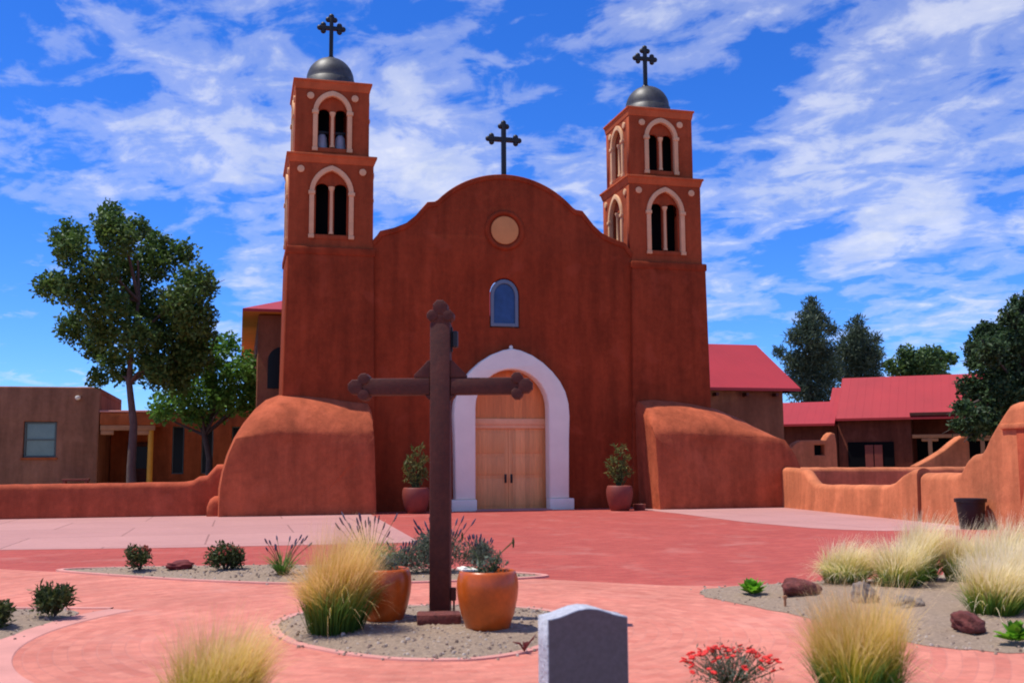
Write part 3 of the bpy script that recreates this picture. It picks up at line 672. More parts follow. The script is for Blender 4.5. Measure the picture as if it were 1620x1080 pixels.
# ------------------------------------------------------------------ left adobe building
ab = thing('adobe_building', 'flat roofed brown adobe building with a small porch behind the low wall on the left', 'building', (-17, 12, 0))
bm = plate([(-34, -.1), (-34, 4.55), (-30, 4.6), (-14.1, 4.64), (-13.9, 4.6), (-13.9, -.1)], [[(-16.68, 1.82), (-16.68, 3.24), (-15.48, 3.24), (-15.48, 1.82)]], 12, 12.4, .06)
box(bm, -34, -13.9, 12.41, 20, -.1, 4.35); box(bm, -14.25, -13.9, 12.40, 20, 4.352, 4.6, .03)
obj('wall', bm, 'adobe', ab, True, 40)
bm = plate([(-16.67, 1.83), (-16.67, 3.23), (-15.49, 3.23), (-15.49, 1.83)], [[(-16.60, 1.90), (-16.60, 3.16), (-15.56, 3.16), (-15.56, 1.90)]], 12.1, 12.2, .01)
box(bm, -16.6, -15.56, 12.11, 12.17, 2.50, 2.56)
wn_ = obj('window', bm, 'winframe', ab, True)
bm = bmesh.new(); box(bm, -16.61, -15.55, 12.18, 12.2, 1.89, 3.17); obj('pane', bm, 'glass', wn_, True)
bm = bmesh.new(); box(bm, -16.75, -15.4, 11.93, 12.15, 1.74, 1.825, .015); obj('sill', bm, 'adobe2', wn_, True)
bm = bmesh.new(); lathe(bm, [(0, .10), (.09, .08), (.11, 0), (.07, -.06), (0, -.08)], 12, (-14.72, 11.9, 4.18)); tube(bm, [(-14.72, 12.05, 4.22), (-14.72, 11.9, 4.22)], .03, 8); obj('wall_lamp', bm, 'white', ab, True, 60)
# porch
bm = bmesh.new(); box(bm, -13.88, -11.75, 12.0, 15.9, 3.12, 3.62, .05); obj('porch_roof', bm, 'adobe2', ab, True, 40)
bm = bmesh.new(); box(bm, -13.9, -11.72, 11.95, 12.35, 3.622, 3.70, .03); obj('porch_coping', bm, 'kerb', ab, True, 40)
bm = bmesh.new(); box(bm, -13.86, -11.76, 12.04, 12.24, 2.90, 3.115, .02)
for x0, s in ((-13.84, 1), (-11.98, -1)):
    bx0, bx1 = sorted((x0, x0+s*.5)); box(bm, bx0, bx1, 12.06, 12.22, 2.72, 2.898, .03)
obj('porch_beam', bm, 'beam', ab, True, 40)
bm = bmesh.new(); tube(bm, [(-11.92, 12.15, -.05), (-11.92, 12.15, 2.9)], [.12, .105], 12); obj('porch_post', bm, 'yellow', ab, True, 40)
bm = bmesh.new(); box(bm, -13.15, -12.1, 15.84, 15.91, 0, 2.5, .01); dr = obj('door', bm, 'wood', ab, True)
bm = bmesh.new(); box(bm, -12.98, -12.27, 15.82, 15.838, 1.35, 2.3); obj('pane', bm, 'darkglass', dr, True)
bm = plate([(-13.88, -.1), (-13.88, 3.9), (-2, 3.95), (-2, -.1)], [[(x, 1.1), (x, 3.2), (x+.5, 3.2), (x+.5, 1.1)] for x in (-11.3, -10.05, -8.75)], 15.92, 16.3, .04)
box(bm, -13.88, -2, 16.305, 22, -.1, 3.7)
obj('wing_wall', bm, 'adobe2', ab, True, 40)
for x in (-11.3, -10.05, -8.75):
    bm = plate([(x, 1.1), (x, 3.2), (x+.5, 3.2), (x+.5, 1.1)], [[(x+.05, 1.15), (x+.05, 3.15), (x+.45, 3.15), (x+.45, 1.15)]], 16.02, 16.1)
    q = obj('window', bm, 'winframe', ab, True); bm = bmesh.new(); box(bm, x+.04, x+.46, 16.08, 16.095, 1.14, 3.16); obj('pane', bm, 'darkglass', q, True)
bench = thing('bench', 'small dark red wooden bench against the adobe building wall', 'bench', (-14.6, 11.4, 0))
bm = bmesh.new(); box(bm, -.5, .5, -.2, .2, .9, .98, .01); obj('seat', bm, 'clay', bench)
for x in (-.4, .4):
    bm = bmesh.new(); box(bm, x-.05, x+.05, -.18, .18, 0, .9, .01); obj('leg', bm, 'clay', bench)

# ------------------------------------------------------------------ red roofed house on the right
hs_ = thing('red_roofed_house', 'long low house with stepped red metal roofs and a dark porch beyond the courtyard', 'house', (19.61, 17.0, 0), R(-38))
bm = bmesh.new(); box(bm, -8, 2.5, .5, 5, -.1, 3.45, .02); box(bm, 2.55, 6.12, .35, 7.6, -.1, 3.62, .02); box(bm, 6.125, 15, 2.2, 7.6, -.1, 3.74, .02)
obj('wall', bm, 'farwall', hs_, smooth=40)
for (x0, x1, y0, y1, z0, zr) in ((-8.6, 2.42, 0, 5.6, 3.44, 4.72), (1.9, 3.2, 1.4, 7.6, 3.9, 5.58)):
    bm = bmesh.new(); hip_roof(bm, x0, x1, y0, y1, z0, zr, False, False, .12); obj('roof', bm, 'roof', hs_)
bm = bmesh.new(); hip_roof(bm, 2.5, 15.5, .0, 8.0, 3.68, 6.06, False, False, .12); obj('roof', bm, 'roof', hs_)
bm = bmesh.new(); box(bm, 6.1, 15.4, -.02, .9, 3.74, 3.9, .01); obj('porch_fascia', bm, 'wood', hs_)
bm = bmesh.new(); box(bm, 3.0, 5.26, .30, .345, 0, 2.45, .01); gd = obj('garage_dark_sheet', bm, 'dark', hs_)  # black sheet on the wall stands for a dark opening
bm = bmesh.new()
for k in range(2): box(bm, 3.85+k*.45, 4.25+k*.45, .27, .298, .3, 2.3, .01)
obj('door_panel', bm, 'clay', gd)
bm = bmesh.new(); box(bm, 6.15, 15, .38, .58, 2.62, 2.80, .02); obj('porch_beam', bm, 'beam', hs_)
for x in (6.98, 9.4, 11.8):
    bm = bmesh.new(); box(bm, x-.1, x+.1, .4, .56, -.05, 2.615, .02); box(bm, x-.4, x+.4, .41, .55, 2.45, 2.61, .05); obj('porch_post', bm, 'beam', hs_, smooth=40)
bm = bmesh.new(); box(bm, 6.3, 14.8, 2.12, 2.19, 0, 2.6); obj('porch_dark_sheet', bm, 'dark', hs_)  # black sheet over the rear wall stands in for the porch shade

# ------------------------------------------------------------------ trees
def leaves(blobs, k, size, aspect=.6, seed=0, droop=0.0, origin=(0, 0, 0), flat=0.0, up=0.0):
    rng = np.random.default_rng(seed); V = []; n_tot = 0
    for (x, y, z, r) in blobs:
        n = max(12, int(k*r*r)); n_tot += n
        d = rng.normal(size=(n, 3)); d /= np.linalg.norm(d, axis=1)[:, None]
        lump = 1+.28*np.sin(d[:, 0]*5+x*3)*np.sin(d[:, 1]*5+y)*np.sin(d[:, 2]*6+z*2)
        p = d*(rng.random(n)**.42*r*1.08*lump)[:, None]; p[:, 2] *= .92
        p += np.array([x-origin[0], y-origin[1], z-origin[2]])
        a = rng.normal(size=(n, 3)); a[:, 2] = a[:, 2]*(1-flat)-droop+up; a /= np.linalg.norm(a, axis=1)[:, None]
        b = np.cross(a, rng.normal(size=(n, 3))); b /= np.linalg.norm(b, axis=1)[:, None]
        s = size*(.6+.8*rng.random(n))[:, None]; w_ = s*aspect
        nrm = np.cross(a, b)
        V.append(np.stack([p, p+a*s*.5+b*w_*.5+nrm*s*.08, p+a*s, p+a*s*.5-b*w_*.5+nrm*s*.08], axis=1).reshape(-1, 3))
    V = np.concatenate(V); F = np.arange(len(V)).reshape(-1, 4)
    return V.tolist(), F.tolist()
def limbs(base, top, r0, blobs, origin, seed=0, sway=.15, share=1.0, seg=8):
    rnd = random.Random(seed); bm = bmesh.new(); O = Vector(origin); b = Vector(base); t = Vector(top)
    pts = [b.lerp(t, i/6)+Vector((rnd.uniform(-sway, sway)*(i > 0), rnd.uniform(-sway, sway)*(i > 0), 0)) for i in range(7)]
    tube(bm, [p-O for p in pts], [r0*1.25]+[r0*(1-.13*i) for i in range(1, 7)], seg)
    for (x, y, z, r) in blobs:
        if rnd.random() > share: continue
        c = Vector((x, y, z)); hz = [p for p in pts if p.z < c.z-.1] or [pts[2]]
        s = hz[-1] if rnd.random() < .6 else hz[max(0, len(hz)-2)]
        if s.z < b.z+(t.z-b.z)*.35: s = pts[3]
        m = s.lerp(c, .5)+Vector((rnd.uniform(-.2, .2), rnd.uniform(-.2, .2), rnd.uniform(.0, .35)*r0*6))
        tube(bm, [s-O, m-O, c-O, c+(c-m)*.5-O], [r0*.42, r0*.26, r0*.13, r0*.04], 6)
    return bm
def tree(name, label, base, top, r0, blobs, k, size, mat, bark, seed=0, group=None, aspect=.6, share=1.0, **kw):
    t = thing(name, label, 'tree', base, 0, group)
    obj('trunk', limbs(base, top, r0, blobs, base, seed, share=share), bark, t, smooth=60)
    v, f = leaves(blobs, k, size, aspect, seed+1, origin=base, **kw)
    raw('crown', v, f, mat, t)
    return t
BIG=[(-12.86,4.16,10.07,0.39),(-12.84,3.73,9.47,0.55),(-14.21,4.67,9.26,0.6),(-13.99,3.9,8.61,0.59),(-12.51,3.61,9.03,0.64),(-12.08,4.69,9.63,0.48),(-11.44,6.34,9.4,0.55),(-11.65,5.96,8.66,0.82),(-10.58,5.85,9.06,0.5),(-10.04,4.11,7.79,0.65),(-9.67,5.12,7.7,0.4),(-14.69,4.29,7.47,0.51),(-13.87,3.95,7.36,0.72),(-13.1,3.74,7.95,0.63),(-12.94,4.09,6.75,0.85),(-14.17,6.37,6.34,0.63),(-13.38,6.05,5.63,0.53),(-12.27,5.98,7.41,0.81),(-11.27,5.96,6.73,0.99),(-10.0,4.02,6.51,0.74),(-11.93,4.39,5.83,0.77),(-10.69,5.41,5.8,0.76),(-9.88,5.74,6.04,0.59),(-11.56,6.13,5.25,0.54),(-13.27,6.22,4.59,0.38),(-10.33,3.68,7.03,0.73),(-12.67,5.34,8.51,0.66),(-12.14,5.55,4.56,0.26),(-12.7,5.2,5.1,.45),(-11.2,4.6,4.8,.5),(-10.4,5.5,5.1,.5),(-13.0,4.6,5.9,.5),(-11.3,5.6,4.7,.6),(-10.6,5.8,4.5,.55),(-12.5,5.5,4.6,.3),(-9.9,5.5,5.2,.55)]
SMALL=[(-11.05,8.01,3.73,0.66),(-10.23,7.23,4.04,0.79),(-9.37,7.94,4.69,0.81),(-8.56,7.01,4.87,0.61),(-7.84,9.04,4.68,0.59),(-9.13,8.88,3.79,0.68),(-8.19,8.11,3.76,0.48),(-9.61,7.52,5.61,0.71),(-8.95,8.98,6.14,0.49),(-10.75,8.17,4.93,0.71),(-10.35,8.92,5.49,0.63),(-11.32,8.84,3.41,0.38),(-9.79,8.02,3.27,0.38),(-7.62,7.79,4.23,0.38),(-7.9,7.6,4.3,.7),(-8.2,7.8,5.3,.5),(-8.9,7.3,3.9,.6),(-10.2,7.5,3.4,.5)]
PINE1=[(35.23,40.3,13.87,0.5),(34.89,39.79,12.98,0.79),(33.94,38.98,11.95,0.98),(35.41,39.42,12.19,0.79),(37.33,40.94,11.83,0.51),(32.71,38.63,10.84,0.68),(34.01,38.64,10.72,1.27),(32.35,40.38,9.89,0.49),(32.88,39.34,9.11,0.88),(34.97,40.1,9.22,1.49),(33.82,39.91,8.14,1.18),(35.71,39.53,9.92,0.89),(37.0,41.49,8.47,1.32),(32.97,39.09,6.84,0.78),(35.2,40,6.6,1.6),(34.2,39.5,5.0,1.3)]
PINE2=[(41.53,43.74,12.93,0.53),(40.84,43.11,11.87,0.94),(42.38,44.4,11.74,0.85),(40.32,43.33,10.57,1.26),(41.76,43.57,10.14,1.37),(43.88,44.74,11.66,0.48),(42.78,43.46,10.31,0.74),(40.43,44.18,9.22,1.37),(43.15,45.21,9.36,1.29),(42,44,7.6,1.8)]
FARB=[(49.24,48.4,10.94,0.79),(50.08,48.25,10.43,1.13),(52.04,48.92,11.05,0.8),(54.62,51.06,10.79,1.18),(55.6,50.46,10.87,0.59),(51.4,48.95,9.83,1.26),(48.27,49.32,9.99,0.57),(48.6,48.71,9.59,0.79),(53,50,9.2,1.5),(50,49,8.6,1.5)]
RT=[(24.97,5.9,8.41,0.39),(23.68,4.9,7.61,0.44),(25.7,6.47,7.62,0.74),(24.13,6.95,7.38,0.4),(24.02,7.09,7.05,0.46),(24.42,6.56,7.0,0.62),(23.49,7.1,6.49,0.4),(22.54,4.84,6.15,0.65),(24.09,5.49,6.42,0.83),(26.19,7.12,6.81,0.87),(23.1,6.66,5.84,0.34),(23.48,5.79,5.43,0.83),(25.53,7.06,5.49,0.98),(22.44,6.29,4.76,0.44),(23.48,6.76,4.47,0.73),(23.46,5.5,4.39,0.88),(24.33,5.26,4.38,0.93),(21.76,5.87,3.74,0.38),(21.82,5.13,3.35,0.59),(23.04,5.72,3.22,0.66),(22.48,7.11,3.02,0.34),(22.15,5.6,2.72,0.38),(25.29,4.82,7.14,0.99),(26.27,4.91,6.07,1.1),(25.77,5.21,4.7,1.1),(28.43,6.68,4.26,1.04),(25.8,5.67,8.4,0.68)]
tree('shade_tree', 'tall dark green shade tree behind the low wall left of the church', (-11.9, 5, 0), (-12.1, 5.1, 8.6), .17, BIG, 2300, .16, 'leaf_big', 'bark', 3, share=.45)
tree('young_tree', 'smaller bright green leafy tree between the tall shade tree and the left tower', (-9.6, 8, 0), (-9.5, 8, 5.2), .16, SMALL, 1350, .18, 'leaf_small', 'darkbark', 5, share=.6)
tree('pine_tree', 'taller of the two grey green pines beyond the red roofed house, nearest the church', (34.7, 40, 0), (34.9, 40, 13.6), .34, PINE1, 760, .42, 'leaf_pine', 'bark', 7, 'pines beyond the red roofs', .22, up=.5)
tree('pine_tree', 'shorter of the two grey green pines beyond the red roofed house', (41.5, 44, 0), (41.5, 44, 12.6), .34, PINE2, 760, .42, 'leaf_pine', 'bark', 9, 'pines beyond the red roofs', .22, up=.5)
tree('round_tree', 'low far green tree peeping over the main red roof ridge', (51.6, 49, 0), (51.6, 49, 9.5), .35, FARB, 520, .36, 'leaf_far', 'darkbark', 11)
tree('dark_tree', 'dark leafy tree at the right edge rising behind the gate wall', (25.1, 6, 0), (25.0, 6, 7.4), .28, RT, 1900, .20, 'leaf_dark', 'darkbark', 13)
# a line of scrub far off that closes the horizon
rs = random.Random(5)
scrub = [(-260+i*9+rs.uniform(-3, 3), 330+rs.uniform(-40, 40), rs.uniform(.8, 1.8), rs.uniform(2, 4)) for i in range(60)]
v, f = leaves(scrub, 14, 1.4, .7, 77); o = raw('distant_scrub', v, f, 'leaf_far'); o['kind'] = 'stuff'

# ------------------------------------------------------------------ plants
def blades(n, r0, h, spread, lean=(0, 0), width=.006, seg=5, seed=0, droop=1.0, hv=.35, pw_=1.35):
    """arching blades from a tuft at the origin; returns verts, faces, uv"""
    rng = np.random.default_rng(seed)
    az = rng.random(n)*2*math.pi; rr = r0*np.sqrt(rng.random(n)); H = h*(1-hv*rng.random(n)); out = spread*(.15+.85*rng.random(n)**.8)
    root = np.stack([rr*np.cos(az), rr*np.sin(az), np.zeros(n)], 1)
    az2 = az+rng.normal(scale=.35, size=n); d = np.stack([np.cos(az2), np.sin(az2)], 1)
    ln = np.array(lean)[None, :]*(.6+.8*rng.random(n))[:, None]
    P = []; Tt = np.linspace(0, 1, seg+1)
    dr = droop*(.4+.8*rng.random(n))
    wob = rng.normal(scale=.03, size=(n, 2))*h
    for t in Tt:
        xy = root[:, :2]*(1+.4*t)+d*(out*t**pw_)[:, None]+ln*t**1.6+wob*math.sin(t*5)*t
        z = H*(1.15*t-.15*t*t)-(dr*out*.55)*t**3
        P.append(np.concatenate([xy, z[:, None]], 1))
    P = np.stack(P, 1)                                  # n, seg+1, 3
    P[:, :, 2] = np.maximum(P[:, :, 2], .0)
    side = np.stack([-np.sin(az2+rng.normal(scale=.8, size=n)), np.cos(az2), np.zeros(n)], 1); side /= np.linalg.norm(side, axis=1)[:, None]
    W = width*np.interp(Tt, [0, .3, 1], [.8, 1, .25])
    A = P+side[:, None, :]*W[None, :, None]/2; B = P-side[:, None, :]*W[None, :, None]/2
    V = np.stack([A, B], 2).reshape(-1, 3)              # index ((i*(seg+1)+s)*2 + ab)
    i = np.arange(n)[:, None]*(seg+1)*2; s = np.arange(seg)[None, :]*2
    b0 = i+s; F = np.stack([b0, b0+1, b0+3, b0+2], -1).reshape(-1, 4)
    v0 = np.broadcast_to(Tt[:-1][None, :], (n, seg)); v1 = np.broadcast_to(Tt[1:][None, :], (n, seg)); z0 = np.zeros((n, seg))
    UV = np.stack([np.stack([z0, v0], -1), np.stack([z0+1, v0], -1), np.stack([z0+1, v1], -1), np.stack([z0, v1], -1)], 2).reshape(-1, 2)
    return V.tolist(), F.tolist(), UV
def feather_grass(label, loc, h, spread, n, mat, lean, seed, width=.006, group='feather grass clumps', r0=.12, droop=1.0, flop=0.0):
    t = thing('feather_grass', label, 'grass clump', loc, 0, group); rnd = random.Random(seed)
    V, F, U = [], [], []
    # a clump is several tufts of different height that lean their own way, plus stray bent stalks
    for k in range(6):
        a = rnd.uniform(0, 6.28); q = r0*rnd.uniform(.2, .9); hk = h*rnd.uniform(.72, 1.0) if k else h
        v, f, u = blades(n//6, r0*.6, hk, spread*rnd.uniform(.8, 1.25), (lean[0]+rnd.uniform(-.10, .10), lean[1]+rnd.uniform(-.08, .08)), width, 6, seed+k*7, droop*rnd.uniform(.7, 1.4), .4, rnd.uniform(1.25, 1.8))
        b = len(V); V += [(x+q*math.cos(a), y+q*math.sin(a), z) for x, y, z in v]; F += [[i+b for i in ff] for ff in f]; U.append(u)
    v, f, u = blades(n//25, r0, h*.9, spread*2.1, lean, width*1.1, 6, seed+91, droop*2.2, .5, 1.5); b = len(V); V += v; F += [[i+b for i in ff] for ff in f]; U.append(u)
    if flop:    # side of the clump hanging down to the left
        v, f, u = blades(n//3, r0*.7, h*.72, spread*1.1, (-.22, -.06), width, 7, seed+55, droop*1.6, .4, 1.1); b = len(V); V += v; F += [[i+b for i in ff] for ff in f]; U.append(u)
    # hair-fine awns that stand out of the clump
    v, f, u = blades(n//2, r0, h*1.12, spread*1.25, (lean[0]*1.2, lean[1]), width*.45, 6, seed+77, droop*1.1, .45, 1.5); b = len(V); V += v; F += [[i+b for i in ff] for ff in f]; U.append(u)
    raw('plume_blades', V, F, mat, t, np.concatenate(U))
    v, f, u = blades(n//4, r0*1.25, h*.5, spread*.9, (lean[0]*.5, lean[1]*.5), width*1.3, 5, seed+100, droop); raw('base_blades', v, f, 'grass_green', t, u)
    return t
G1 = 'feather grass clumps'
feather_grass('large golden feather grass clump drooping beside the left orange glazed pot', (-7.58, -23.5, .05), .96, .14, 3000, 'grass_gold', (.09, -.10), 21, .0055, G1, .19, 1.3, .10)
feather_grass('blurred golden feather grass in the foreground at the bottom left', (-8.53, -26.55, .02), .66, .20, 1700, 'grass_gold', (.05, 0), 22, .0045, G1, .16, .8)
feather_grass('tall golden feather grass in the foreground right of the headstone', (-4.64, -27.0, .02), .76, .22, 2500, 'grass_gold', (.05, .02), 23, .0045, G1, .17, .9)
RG = [(.02, -22.0, .78, .24, 'broad pale feather grass right of the tallest one in the right gravel bed', .10, .9),
      (-1.45, -21.75, .62, .24, 'small pale feather grass leftmost in the right gravel bed', .14, 1.2),
      (-1.04, -22.2, .66, .24, 'second pale feather grass from the left in the right gravel bed', .08, .9),
      (-.46, -21.8, .88, .24, 'tallest pale feather grass at the back of the right gravel bed', .12, .8),
      (-1.52, -24.4, .66, .22, 'pale feather grass standing just above the dark maroon lava rock', .06, .8),
      (-.98, -24.1, .72, .24, 'pale feather grass at the photo edge beside the one above the lava rock', .14, 1.0),
      (.60, -22.1, .88, .28, 'pale feather grass farthest back at the right edge below the black tub', .12, 1.0),
      (-.35, -23.0, .80, .26, 'pale feather grass in the middle of the cluster at the right edge', .12, 1.0)]
for i, (x, y, h, s, lb, ln, dr) in enumerate(RG): feather_grass(lb, (x, y, .06), h*.95, s, 1150, 'grass_pale', (ln, .03*(i % 3)-.03), 40+i, .0075, G1, .15+.02*(i % 3), dr, .06*(i % 2))

def shrub_leaves(t, name, n_r, mat, seed, size, squash=1.0, up=.3, aspect=.4):
    v, f = leaves(n_r, 1, size, aspect, seed, up=up); return raw(name, v, f, mat, t)
def ball(n, r, h, seed, k):
    rnd = random.Random(seed); return [(rnd.uniform(-r, r)*.55, rnd.uniform(-r, r)*.55, h*rnd.uniform(.3, .8), r*rnd.uniform(.4, .62)) for _ in range(n)]
def bush(label, loc, r, h, mat, seed, k=2600, size=.05, name='bush', tips=None, group='small bushes in the gravel beds', aspect=.4):
    t = thing(name, label, 'bush', loc, 0, group)
    bl = ball(7, r, h, seed, k); v, f = leaves(bl, k*9, size, aspect, seed, up=.4); raw('foliage', v, f, mat, t)
    bm = bmesh.new(); rnd = random.Random(seed+3)
    for i in range(14):
        a = rnd.uniform(0, 6.28); q = rnd.uniform(.3, .95)*r; tube(bm, [(0, 0, -.02), (q*.4*math.cos(a), q*.4*math.sin(a), h*.4), (q*math.cos(a), q*math.sin(a), h*rnd.uniform(.7, 1.0))], [.008, .005, .003], 5)
    obj('stems', bm, 'darkbark', t)
    if tips:
        me = None
        for i in range(tips[1]):
            a = rnd.uniform(0, 6.28); q = r*.8*math.sqrt(rnd.random()); z = h*(.75+.25*(1-q/r))*rnd.uniform(.9, 1.12)
            if me is None:
                b = bmesh.new(); bmesh.ops.create_icosphere(b, subdivisions=1, radius=.018); xform(b, Matrix.Diagonal((1, 1, 1.5, 1))); o = obj('flower_tip', b, tips[0], t); me = o.data
            else: o = bpy.data.objects.new('flower_tip', me); C.objects.link(o); o.parent = t
            o.location = (q*math.cos(a), q*math.sin(a), z)
    return t
bush('round dark green bush with rusty tips left of the red rubble', (-9.74, -17.32, .05), .19, .34, 'leaf_olive', 1, 2600, .05, tips=('rust', 40))
bush('wide olive bush with rusty seed heads right of the red rubble', (-8.58, -17.7, .05), .27, .34, 'leaf_olive', 2, 2000, .06, tips=('rust', 30))
bush('dark leafy bush at the left edge, in the left gravel bed', (-10.55, -22.25, .05), .16, .22, 'leaf_olive', 3, 2600, .05)
bush('spiky dark green bush beside the path in the left gravel bed', (-10.16, -21.6, .05), .19, .26, 'leaf_olive', 4, 1700, .07, aspect=.3)
def flower_grass(label, loc, h, spread, n, spikes, mat, seed, cat='plant', name='spiky_plant', lean=(0, 0), group='spiky plants in the gravel beds'):
    t = thing(name, label, cat, loc, 0, group)
    v, f, u = blades(n, .06, h*.72, spread, lean, .012, 4, seed, .5, .5); raw('leaf_blades', v, f, mat, t, u if mat == 'grass_green' else None)
    bm = bmesh.new(); rnd = random.Random(seed)
    for i in range(spikes):
        a = rnd.uniform(0, 6.28); q = spread*rnd.uniform(.3, 1.2); hh = h*rnd.uniform(.75, 1.05); p = Vector((q*math.cos(a), q*math.sin(a), hh))
        tube(bm, [(0, 0, 0), p*.5+Vector((0, 0, h*.1)), p], [.006, .004, .003], 5, True, 0)
        tube(bm, [p*.88, p*.94, p*1.0, p*1.03], [.005, .012, .010, .003], 6, True, 1)
    obj('flower_spikes', bm, ['leaf_olive', 'purple'], t)
    return t
flower_grass('spiky green plant with rusty stems left of the big golden grass in the back bed', (-7.84, -18.6, .05), .5, .34, 150, 16, 'grass_green', 5)
flower_grass('tall green plant with dark flower spikes behind the left orange glazed pot', (-6.72, -18.9, .05), .78, .46, 260, 18, 'grass_green', 6)
def lavender(label, loc, r, h, seed, n=42):
    t = thing('lavender_bush', label, 'bush', loc, 0, 'lavender bushes behind the wooden cross')
    bl = ball(8, r, h*.8, seed, 1); v, f = leaves(bl, 11000, .055, .22, seed, up=.9); raw('foliage', v, f, 'leaf_grey', t)
    bm = bmesh.new(); rnd = random.Random(seed)
    for i in range(n):
        a = rnd.uniform(0, 6.28); q = r*rnd.uniform(.1, 1.0); p = Vector((q*math.cos(a), q*math.sin(a), h*rnd.uniform(.75, 1.1)))
        tube(bm, [p*.2, p*.6+Vector((0, 0, .05)), p], [.005, .004, .003], 5, True, 0); tube(bm, [p*.90, p*.95, p*1.01, p*1.05], [.005, .013, .011, .003], 6, True, 1)
    obj('flower_spikes', bm, ['leaf_grey', 'purple'], t); return t
lavender('tall grey lavender bush just right of the cross post, behind the pots', (-5.72, -18.75, .05), .44, .66, 31, 46)
lavender('lower grey green lavender bush left of the cross post', (-6.25, -18.85, .05), .26, .40, 32, 20)
lavender('small grey lavender bush behind the right orange pot', (-5.25, -18.95, .05), .28, .45, 33, 22)
# lime lettuce-like plants
def rosette(label, loc, r, seed):
    t = thing('lime_plant', label, 'plant', loc, 0, 'lime green plants in the right gravel bed')
    rnd = random.Random(seed); bm = bmesh.new()
    for i in range(70):
        a = rnd.uniform(0, 6.28); el = rnd.uniform(.2, 1.4); L = r*rnd.uniform(.6, 1.1); d = Vector((math.cos(a)*math.cos(el), math.sin(a)*math.cos(el), math.sin(el))); s = Vector((-math.sin(a), math.cos(a), 0))*L*.26
        p1 = d*L*.55; p2 = d*L+Vector((0, 0, -.05*L)); up = Vector((0, 0, .02))
        vs = [bm.verts.new(q) for q in (d*.02, p1+s+up, p2, p1-s+up)]; bm.faces.new(vs)
    obj('leaves', bm, 'leaf_lime', t); return t
rosette('lime green leafy plant left of the red lava rock in the right gravel bed', (-2.88, -22.2, .05), .20, 3)
rosette('lime green leafy plant at the right edge below the dark lava rock', (-2.30, -25.6, .05), .19, 4)
# rocks
def rock(name, label, loc, dims, mat, seed, cat='rock', group='rocks in the gravel beds'):
    bm = bmesh.new(); bmesh.ops.create_icosphere(bm, subdivisions=4, radius=1); rng = np.random.default_rng(seed); K = rng.normal(size=(10, 3))*np.array([2.2]*5+[6.0]*5)[:, None]; ph = rng.random(10)*6
    for v in bm.verts:
        s = sum(math.sin(v.co.dot(Vector(k))+p_)*(.09 if i < 5 else .05) for i, (k, p_) in enumerate(zip(K, ph))); v.co *= 1+s+rng.normal()*.02
        v.co = (v.co.x*dims[0], v.co.y*dims[1], max(v.co.z, -.6)*dims[2])
    o = obj(name, bm, mat, smooth=180); o.location = loc; return tag(o, label, cat, group)
rock('lava_rock', 'reddish lava rock right of the lime green plant in the right gravel bed', (-2.46, -22.5, .12), (.20, .13, .10), 'lava', 11)
rock('lava_rock', 'dark maroon lava rock in front of the pale grasses near the right edge', (-2.33, -25.05, .12), (.155, .12, .105), 'lava', 12)
rock('grey_rock', 'grey brown rock half hidden behind the tall foreground grass', (-2.2, -23.3, .14), (.13, .12, .15), 'greyrock', 13)
rock('grey_rock', 'flat grey brown rock just right of the grey rock by the foreground grass', (-1.95, -23.7, .09), (.17, .11, .07), 'greyrock', 14)
rock('rubble', 'dark red crumbled rubble lying between two round bushes in the back bed', (-9.2, -17.42, .10), (.20, .12, .075), 'deadwine', 15, 'rubble')
bm = bmesh.new(); box(bm, -.20, .20, -.13, .13, 0, .11, .018); o = obj('stone_slab', bm, 'lava', smooth=40); o.location = (-6.63, -23.36, .05); o.rotation_euler = (0, 0, R(-9)); tag(o, 'brown stone slab lying at the foot of the wooden cross', 'slab')
t = thing('wilted_sprig', 'small dark red wilted sprig at the edge of the round bed near the headstone', 'plant', (-6.2, -24.75, .03))
bm = bmesh.new(); rnd = random.Random(4)
for i in range(7): a = rnd.uniform(0, 6.28); tube(bm, [(0, 0, 0), (.04*math.cos(a), .03*math.sin(a), .06), (.10*math.cos(a), .07*math.sin(a), .05+.1*rnd.random())], [.006, .008, .003], 5)
obj('twigs', bm, 'deadwine', t)
for nm, lc in (('bed_stake', (-2.95, -23.05, .0)),):
    bm = bmesh.new(); box(bm, -.012, .012, -.008, .008, 0, .13, .002); box(bm, -.02, .02, -.012, .012, .11, .14, .003); o = obj(nm, bm, 'beam'); o.location = lc; tag(o, 'short wooden stake at the path edge of the right gravel bed', 'stake')

